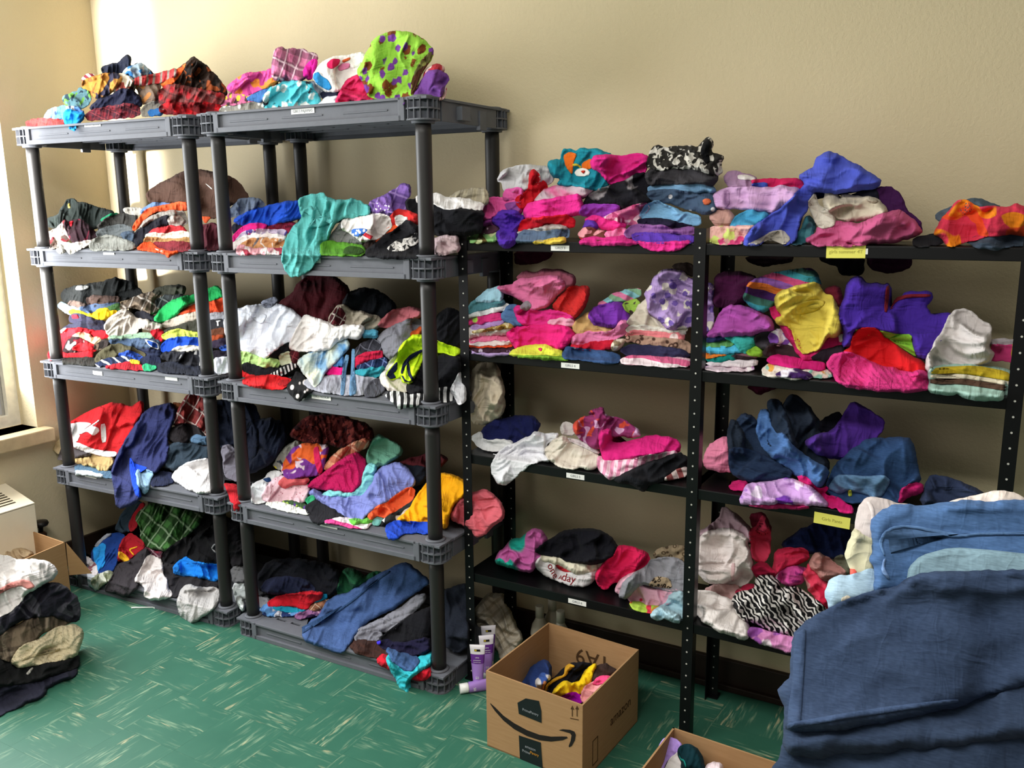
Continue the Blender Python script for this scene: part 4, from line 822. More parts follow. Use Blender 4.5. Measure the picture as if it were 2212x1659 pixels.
DATA_RIGHT = r"""
@F P23
hoodie;dark maroon hooded jacket at the back;42131a;455,255 560,190 600,110 660,63 760,53 860,53 960,118 990,190 965,260 900,340 870,410 700,410 600,340 465,300;w=.012 t=.08 R=.08 D=.15 lam=.1
cap;black knit cap dome at the back;13151b;925,255 980,180 1070,148 1180,158 1295,230 1340,305 1260,365 1180,385 960,305;w=.006 t=.06 R=.07
shirt;cream shirt with maroon plaid sleeve;948b7c;825,378 890,278 940,273 1000,310 1100,330 1205,360 1230,415 1160,465 950,445 845,430;w=.012
>sleeve;maroon plaid sleeve;5c2028/plaid,2a1418,d0c4bc,24;828,376 890,282 935,300 960,350 945,430 850,425
shirt;dusty pink shirt behind the grey tops;b06068;1195,430 1230,370 1320,308 1450,288 1530,310 1530,360 1380,405 1290,445;w=.01
cap;black knit cap behind the right post;19191d;1610,410 1650,338 1710,298 1775,308 1820,360 1820,570 1640,570
blouse;grey crumpled tank top at right;74747c;1185,530 1250,460 1380,400 1460,373 1540,400 1540,480 1420,530 1390,610 1300,690 1225,630;w=.014
shirt;rust shirt scrap beside the post;b44d22;1445,485 1520,428 1540,495 1455,518
polo;white polo shirt heaped at the left;e8ecf8;42,405 80,340 180,288 330,268 470,268 560,308 630,375 610,450 570,550 520,568 440,612 385,668 340,682 200,618 88,565 58,480;w=.012 t=.07 R=.08 lam=.09 a=60
>collar;white collar flap;dde2ee;225,320 330,330 372,350 332,420 270,388;t=.006
>collar;grey collar;9297a9;320,245 430,205 458,240 400,292 340,292;t=.006
shirt;black print shirt corner under the polo;1e2227;375,668 450,605 535,550 548,605 480,658 410,672
shirt;pale lime shirt under the polo;badf8c;86,748 105,645 200,615 340,682 400,672 475,700 445,752 300,750 230,712 150,722 130,752;w=.013
shirt;cream green shirt scrap;ced6b6;455,645 545,620 560,705 480,728
pants;black pants folded above the red sweater;1b1b1f;145,725 240,708 330,745 450,745 548,712 530,770 400,812 250,820 155,798;w=.008
scarf;black and white striped scarf end;1e1e20/str,65,60,d8d8d8;385,805 480,745 565,698 605,720 480,798
sweater;red sweater folded at the front left;d42126;106,795 160,753 260,808 400,800 545,820 556,852 480,895 370,905 230,868 128,838;w=.007
>fold;rolled red end;a8161c;440,870 470,830 530,826 548,848 500,884;t=.004
shirt;dark red plaid shirt scrap;601c24/plaid,2c1216,8a3a40,24;535,622 605,610 610,690 560,710
dress;black dress with white polka dots;1c1c1e/dots,f0e6e4,30,.3;515,885 560,820 588,768 640,805 685,858 720,900 622,994 568,965;w=.007
shirt;charcoal plaid shirt in the middle stack;34343c/plaid,1c1c22,6c6c78,24;1020,608 1080,560 1170,523 1215,560 1230,628 1100,662 1035,662;w=.007
shirt;aqua shirt scrap beside the white tee;5cafd0;1085,485 1110,458 1195,463 1200,515 1095,520
shirt;crimson shirt folded in the middle stack;b61e3e;1010,690 1080,640 1228,608 1235,670 1080,702 1025,740;w=.006
shirt;navy plaid shirt in the middle stack;29395f/plaid,16203c,7a8cc0,24;1040,728 1160,690 1258,668 1265,748 1140,762 1055,752
tee;denim blue tee in the middle;3c6da2;840,690 930,640 950,725 870,732
tee;hot pink tee in the middle stack;d61c74;795,752 860,738 945,745 945,808 870,813 815,785
tee;teal tee in the middle stack;318f9d;1010,765 1120,750 1260,733 1190,818 1120,820 1022,800
sweatpants;light grey sweatpants folded at front;9fa0ab;635,855 700,808 900,798 1000,798 1190,818 1170,880 1115,938 1000,948 800,922 715,908;w=.007
sweatpants;dark grey sweatpants rolled end;4d4e56;1095,915 1150,838 1238,818 1250,905 1205,948 1105,952;L=3
scarf;blue and white tie dye scarf;b4d0d8/tie,4f86b8,e6e8c8,12;592,695 660,640 780,600 900,558 965,518 985,585 935,645 875,705 805,765 772,838 720,893 688,835 636,772;w=.009 a=60
>tie;thin blue tie hanging down;6389ac;915,930 935,730 955,640 985,648 962,760 948,938 928,950
>tie;;5f84a6;980,945 998,720 1000,600 1028,600 1022,760 1042,930 1000,952
tee;white tee draped over the tie dye scarf;f0ecea;532,575 600,430 640,353 690,353 830,408 880,433 990,422 1095,428 1100,465 1060,525 960,515 870,565 830,597 700,618 600,618 542,602;w=.01 t=.05
shirt;white shirt under the lime jersey;e4e0de;1265,710 1350,640 1360,730 1290,800 1252,790
pants;cream pants under the lime jersey;dcd4c8;1210,805 1260,758 1425,850 1420,905 1390,928 1290,908 1225,866
jacket;black jacket at the right corner;141418;1405,905 1450,800 1520,720 1640,650 1820,640 1820,785 1745,905 1640,938 1450,938;w=.012 t=.05
jersey;neon lime jersey with navy piping;bce022;1255,790 1340,690 1350,610 1400,540 1470,498 1530,498 1640,548 1815,608 1815,634 1750,645 1640,618 1535,612 1525,690 1485,770 1445,858 1380,848 1372,800 1290,828;w=.012
>piping;navy piping;1c2140;1258,790 1330,700 1345,700 1340,760 1290,800 1320,795 1335,815 1285,828;t=.004
>piping;navy piping;1c2140;1385,700 1440,640 1530,600 1532,622 1450,665 1400,730 1380,790 1365,780;t=.004
>piping;navy piping;1c2140;1455,845 1420,790 1410,720 1430,700 1440,780 1475,840 1400,852 1370,800 1385,800 1405,838;t=.004
scarf;black and white striped scarf at the front corner;dcdcdc/str,80,38,1c1c1e;1246,942 1330,918 1450,950 1540,933 1640,898 1720,886 1760,930 1745,995 1640,985 1540,1005 1430,1034 1350,1044 1285,975;w=.009
sock;white sock hanging off the corner;e3e4ea;1732,912 1770,858 1810,768 1824,820 1864,900 1844,994 1800,1019 1772,952;w=.008
@H P24
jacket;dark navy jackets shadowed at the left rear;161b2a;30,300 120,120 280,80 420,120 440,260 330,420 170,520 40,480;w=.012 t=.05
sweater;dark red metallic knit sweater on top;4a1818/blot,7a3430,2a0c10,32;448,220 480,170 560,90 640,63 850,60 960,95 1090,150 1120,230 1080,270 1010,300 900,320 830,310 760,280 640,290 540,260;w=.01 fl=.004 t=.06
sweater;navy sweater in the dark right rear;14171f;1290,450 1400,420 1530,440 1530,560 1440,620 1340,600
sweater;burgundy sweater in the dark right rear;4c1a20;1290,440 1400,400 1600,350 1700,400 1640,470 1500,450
shirt;mint fleece shirt at the upper right;6fa890;1050,430 1100,260 1140,215 1200,240 1300,290 1340,340 1320,380 1220,440 1130,470;w=.009
tee;yellow and grey printed tee at left;9a9a90/blot,d8c838,2c3440,14;325,450 360,390 440,290 520,260 540,330 440,460 380,490 345,470
shorts;white shorts with navy band;dcdcde;160,605 260,560 290,510 370,495 400,520 330,570 280,600 180,615
>band;navy band;27406a;240,560 300,545 312,575 280,590
shirt;white textured shirt at the front left;e8ecee;100,720 130,650 190,600 290,600 280,700 260,750 150,750;w=.01
pajama_pants;pale pink dotted pajama pants;e6c2cc/dots,a8586c,70,.17;235,715 290,600 340,550 400,540 600,600 610,650 580,735 540,748 400,742 300,745;w=.008
shirt;coral shirt cuff above the dotted pants;dc6468;365,590 420,540 600,545 612,575 580,605 500,600 430,630 395,620;w=.01
dress;purple and orange floral dress;7a3a94/blot,ee6a34,efd8e4,13;385,480 440,380 480,320 560,285 740,290 760,320 720,490 690,530 620,540 500,550 430,555;w=.01
>band;hot pink band;d8285c;640,320 680,300 690,360 720,510 680,525 650,430
scarf;peach and coral plaid scarf;e0a07c/plaid,c05444,f0d0b4,16;720,480 780,390 830,350 950,280 1040,243 1085,270 1060,310 980,360 880,420 820,490 760,495;w=.006
sweater;magenta sweater folded in the middle;b81c58/knit;590,625 640,570 720,520 820,440 900,380 990,355 1045,410 1050,470 1020,600 950,678 880,665 750,645;w=.007 t=.04
fleece;aqua fleece folded under the magenta;86d2d6;712,680 760,655 960,680 1020,600 1050,470 1090,435 1138,460 1120,560 1080,650 1010,705 860,705 720,712;w=.005 t=.03
shirt;periwinkle knit shirt draped forward;7f88c8;608,665 650,640 720,700 860,710 1020,700 1090,620 1140,500 1230,450 1300,428 1380,470 1448,585 1360,660 1200,760 1060,850 1020,890 940,870 800,800 700,740 630,705;w=.008 a=110 t=.04
shirt;bright green shirt cuff at left;36a070;570,720 630,690 660,720 610,760
vest;green and purple printed tank top;3f5a3c/blot,5a3a86,a8c858,24;390,740 480,735 590,770 600,805 480,790 400,765
shirt;white shirt folded along the shelf edge;e4e8e0;260,750 380,740 480,780 610,810 615,845 480,820 330,790;w=.005
jacket;black jacket hanging over the edge;242428;575,780 640,730 720,760 830,830 900,865 760,870 730,890 690,920 640,900 600,830;w=.008
pajama_pants;white pajama pants with pink stripe;e8e0e2/str,5,14,e8e0e2,d8488c;730,890 830,865 940,880 1060,900 1110,905 1050,950 900,940 860,910 740,905;w=.005
shirt;grass green shirt scrap at the edge;68b848;915,870 1040,885 1110,860 1100,900 1010,905 945,920
shirt;teal cuff at the edge;6aa8a0;1105,905 1130,860 1165,870 1190,885 1150,920 1115,920
vest;orange tank top crumpled at the edge;e86038;1068,850 1150,770 1240,740 1290,680 1400,625 1440,650 1430,700 1350,790 1230,860 1140,850 1090,880;w=.013
shirt;black and white shirt under the orange;2a2c2c/blot,d0d4d4,16181a,14;1180,890 1300,810 1420,740 1470,660 1480,720 1380,850 1260,900 1170,930
tee;golden yellow tee draped over blue;f0a818;1290,890 1370,820 1460,690 1520,600 1650,510 1760,540 1830,580 1870,600 1830,700 1740,770 1700,900 1680,942 1600,935 1450,905;w=.012 a=115 t=.04
tee;royal blue tee hanging over the front edge;2448b8;1203,940 1280,890 1450,905 1560,905 1580,950 1540,995 1440,975 1340,990 1270,1042 1225,1030;w=.012
pants;coral pink pants spilling off the corner;d86874;1715,870 1780,740 1860,680 1990,640 2060,690 2138,800 2130,880 2040,930 1980,1000 1910,1010 1880,950 1770,905;w=.014
@G P14
jacket;black winter jackets piled at the right rear;131826;1560,140 1800,120 2000,110 2212,200 2212,700 2100,800 1900,640 1700,560 1560,460;w=.012 t=.05
shirt;brown shirt scrap behind the plaid;6e3e24;1305,155 1400,138 1410,210 1345,245
shirt;red and white plaid shirt at the post;8f3d3a/plaid,5a2024,e0d4cc,17;1315,295 1380,200 1470,43 1650,50 1690,200 1700,530 1600,430 1520,378 1400,368 1325,378;w=.011
jeans;blue jeans at the bottom left;4b687f/den;205,808 280,768 400,788 560,838 700,880 700,925 560,920 400,868 260,865 228,850;w=.006
tee;white tee edge over the shelf label;d3dce3;255,858 400,852 590,895 570,920 400,896 268,886
pants;khaki pants folded at left;b89f6e;185,745 330,698 480,688 690,698 710,770 665,830 560,852 500,808 300,768;w=.01
pants;cream pants corner at far left;dac79e;50,612 185,475 155,645 130,675
pants;dark grey pants folded under red shorts;504b4d;115,735 150,640 182,478 245,510 305,600 490,685 330,708 150,738;w=.006
shorts;red basketball shorts with white trim;c6262b;148,405 250,350 380,268 500,208 640,153 760,148 890,200 965,128 1002,143 1015,240 945,345 875,475 805,595 735,695 600,700 450,660 300,610 208,575 240,510 188,470;w=.012 a=25 lam=.08 t=.05
>trim;white hem band;ecebec;212,572 320,550 480,622 600,642 735,652 722,705 600,706 430,666 300,616
>waistband;white waistband tangle;ecebec;150,402 182,355 260,362 330,345 420,347 475,362 430,392 362,452 332,472 352,484 322,552 218,572 252,510 190,470;t=.008
>drawstring;white drawstring;f0eff0;330,470 430,400 520,340 545,318 556,332 470,385 540,400 556,440 492,492 420,442 365,470;t=.008
>stripe;white side tab;ecebec;562,370 616,358 626,550 574,562
shirt;black tee bunched in the middle;211d1f;1230,485 1290,410 1400,368 1520,370 1610,430 1650,520 1500,530 1450,595 1300,560;w=.011
jeans;faded jeans in the middle;4d6984/den;1490,525 1560,478 1700,500 1700,580 1600,580 1515,570
jeans;dark jeans in the middle;273440/den;1225,710 1260,600 1350,558 1500,570 1640,600 1700,600 1700,730 1450,800 1300,850 1230,810;w=.01
pants;navy pants under the white pants;232840;1070,935 1200,850 1310,885 1330,970 1200,1010 1090,1000
jacket;navy blue track jacket hanging over the edge;30355f;678,845 730,700 850,480 940,360 1010,248 1100,188 1200,168 1290,148 1335,200 1335,300 1260,480 1270,620 1240,770 1130,880 1000,840 905,770 965,905 985,1125 900,1205 738,1254 708,1050 688,920;w=.014 a=75 lam=.09 t=.05
>stripe;bright blue side stripe;2148c8;868,700 912,772 1052,815 1042,832 930,842 942,982 993,1112 970,1134 928,1112 888,980 863,820
jeans;pale blue jeans leg hanging over the edge;86a6bf/den;925,855 1050,838 1115,880 1075,965 1055,1065 1020,1084 958,1005;w=.006
pants;white pants folded at the front;eeebeb;1302,912 1350,838 1480,758 1700,715 1735,800 1745,1068 1660,1087 1590,1078 1480,1048 1400,988 1325,945;w=.008 t=.04
pants;grey sweatpants piled right of the post;706d78;1820,600 1900,578 2000,660 2000,970 1850,910;w=.012
shirt;red shirt hanging between the two shelvings;b9222c;1845,985 1995,1010 2015,1180 1972,1325 1918,1155 1875,1045;w=.007
@I P15
jeans;dark jeans at the rear left;2f404e/den;585,355 640,210 740,100 830,58 870,85 810,155 740,300 750,380 640,400
jacket;black jackets piled at the right rear;18181b;1330,300 1450,200 1680,200 1960,300 1965,470 1960,620 1700,620 1500,480;w=.012 t=.05
shirt;crimson shirt at the rear;a8252f;725,305 790,180 870,78 908,95 840,185 810,245 820,330 750,390
shirt;green plaid flannel shirt heaped up high;4a7a40/plaid,1a2418,a8c09c,14;795,245 850,160 980,73 1150,98 1440,158 1535,190 1490,285 1445,345 1385,388 1315,478 1190,577 1080,588 960,568 878,538 855,440 855,350;w=.016 t=.06 lam=.07
hoodie;black hoodie in the middle;1c1b1d;1070,650 1200,520 1340,440 1410,460 1340,650 1230,745 1115,735;w=.011
jacket;black jacket at the right front;19191c;1325,650 1400,460 1500,380 1650,298 1730,400 1730,755 1500,745 1360,700;w=.013 t=.05
>drawstring;grey drawcord;8d8d90;1600,560 1625,520 1672,505 1672,520 1635,535 1615,570 1650,590 1672,620 1640,610;t=.004
jersey;navy jersey with light blue panel;1f3e82;325,605 400,518 470,428 600,398 690,420 650,525 620,688 600,750 565,798 440,846 398,826 345,705;w=.013 t=.05
>panel;light blue side panel;2f98e6;343,562 400,535 450,500 492,530 472,612 482,732 422,792 385,822 358,702
pants;grey pants strip behind the jersey;9498a1;365,535 480,418 555,408 435,485 392,545
bag;white plastic bag on the floor edge;cbd1da;106,785 130,748 250,778 330,828 400,828 428,872 384,1016 330,966 218,906 138,836;w=.013
packet;clear printed plastic packet;bdb2b4/blot,e2dadc,8a5a60,18;203,672 290,658 325,690 375,720 398,838 330,838 248,764
packet;grey green clear packet at the floor edge;838970/blot,cfd2c4,5a6048,14;325,885 420,838 525,798 566,830 545,888 370,1016
tee;crimson tee with yellow lettering;aa222d;605,688 640,490 740,398 855,470 900,545 845,600 752,650 745,730 680,718;w=.011
>print;yellow letters;f0b428;612,600 640,590 720,650 745,712 690,716 620,662
>print;yellow line;f0b428;720,570 815,540 820,552 740,580 790,630 775,640
shirt;maroon plaid shirt corner;7e2638/plaid,34303c,c0a0a8,20;885,545 1000,600 1090,600 1070,668 980,658
hoodie;dark grey hoodie sagging to the floor;3a363a;465,1005 550,870 600,740 750,690 850,600 910,560 970,650 880,770 812,890 840,960 700,1090 560,1030;w=.013 t=.05
pants;charcoal pants under the blue shorts;2d2b2e;1050,840 1100,720 1230,740 1380,698 1500,830 1710,900 1710,970 1580,1015 1360,1015 1200,1095 1140,970;w=.011
sweatshirt;white sweatshirt sleeve spilling forward;e0d8d6;786,905 870,760 920,648 970,636 1088,690 1090,865 1138,892 1150,1005 1190,1068 1100,1100 980,1110 892,1078 905,985 855,938;w=.013 t=.035
shorts;bright blue shorts at the front;2184e6;1196,755 1270,698 1330,656 1400,700 1560,730 1695,733 1722,898 1600,900 1450,860 1290,850 1215,828;w=.011
hoodie;light grey hood hanging to the floor;b8b5b4;1236,1155 1280,1020 1350,938 1450,980 1700,985 1675,1160 1570,1252 1415,1360 1380,1378 1285,1288;w=.009 a=80 lam=.08
pants;black pants folded behind the post;252427;1790,505 1960,480 1970,610 1960,745 1815,765;L=3
pants;grey pants folded behind the post;6f6f71;1815,768 1970,750 1980,935 1830,928;L=4
bag;clear plastic bag between the two shelvings;a2a8a6/blot,d4d8d8,5c6260,16;1825,945 1980,935 1990,1110 1945,1240 1875,1150;w=.012
@J P25
pants;black pants stacked at the left rear;16171d;155,205 250,78 450,58 700,98 800,160 800,305 700,350 400,345 190,325;w=.011 t=.05
fleece;navy fleece folded below the black pants;20243a;180,300 240,215 420,200 560,230 620,300 540,335 300,335;w=.007
towel;grey towel edge beside the left post;8e8e94;165,375 255,358 268,435 175,440
fleece;dark green fleece at the rear;24563a;775,328 810,180 850,128 930,148 990,208 1040,168 1130,158 1070,228 975,260 885,320 830,340;w=.013
shorts;blue floral board shorts at the bottom;6496d0/blot,2a3a6a,d8dce8,16;175,468 220,408 330,408 470,438 550,470 540,498 350,500 245,500;w=.008
shirt;purple patterned shirt;90608c/blot,3a2448,d8a8c0,20;445,505 500,468 600,428 695,398 690,470 600,500 478,528
shirt;brown plaid shirt cuff;a07056/plaid,6a4030,e0c8b0,26;550,445 620,400 710,373 710,415 620,460
tee;turquoise tee under the red sweater;2196b6;262,435 440,398 490,440 550,462 400,470
tee;dark turquoise tee edge;1c80a8;580,375 695,333 700,365 610,395
sweater;red sweater folded on top of turquoise;c4212e;246,395 320,348 490,323 600,312 672,325 648,368 585,398 545,450 480,432 380,420 255,428;w=.007
jeans;dark jeans piled right of the post;1b202c/den;1590,310 1700,268 1795,258 1800,470 1800,725 1700,790 1605,730;w=.01 t=.05
jeans;large blue jeans leg lying across the shelf;40598a/den;506,645 540,588 640,500 700,390 760,348 880,318 1000,240 1110,178 1240,108 1320,88 1400,158 1500,245 1410,300 1310,370 1210,450 1105,492 1005,552 925,632 885,702 822,787 760,778 618,728 536,698;w=.007 a=35 lam=.09 t=.03
>seam;stitched side seam;324a70;508,620 620,545 760,470 900,372 1000,290 1110,200 1180,150 1192,160 1110,216 1005,306 905,390 770,485 630,562 512,640
pants;grey pants folded above the black pile;8b8b95;940,605 1050,558 1180,488 1290,428 1380,348 1455,328 1458,375 1385,455 1265,580 1222,628 1100,618 955,630;L=4 la=32 w=.004
pants;grey pants with folded lower edge;7f7f89;905,675 960,618 1085,620 1130,645 1075,708 955,718;L=3 la=15
pants;black dress pants at the right front;1b1b1f;1090,690 1200,600 1400,470 1510,430 1515,660 1400,705 1200,722;w=.009 t=.04
pants;brown corduroy pants beneath;402a25;865,745 920,698 1080,708 1180,760 1170,818 1050,820 945,790
hoodie;navy hoodie with violet trim;1f1d36;1075,705 1120,688 1300,718 1485,658 1510,765 1400,800 1280,812 1150,762;w=.009
>trim;violet trim;4438d0;1260,792 1360,818 1372,832 1280,812
>trim;violet trim;4438d0;1080,700 1112,688 1116,722 1090,724
shirt;red shirt rolled under the teal;cc2132;1080,833 1130,806 1180,822 1230,900 1330,940 1440,918 1515,893 1516,935 1462,995 1390,1000 1300,960 1150,896 1092,866;w=.009
tee;teal tee hanging to the floor;37b7c4;1160,835 1180,806 1240,880 1350,908 1420,850 1515,778 1520,875 1420,918 1335,995 1315,1040 1356,1092 1320,1116 1240,1089 1255,1020 1195,925;w=.012 a=70
jeans;slate blue jeans waistband;3a5682/den;1150,752 1250,788 1375,830 1418,852 1365,918 1300,918 1215,858;w=.006
"""
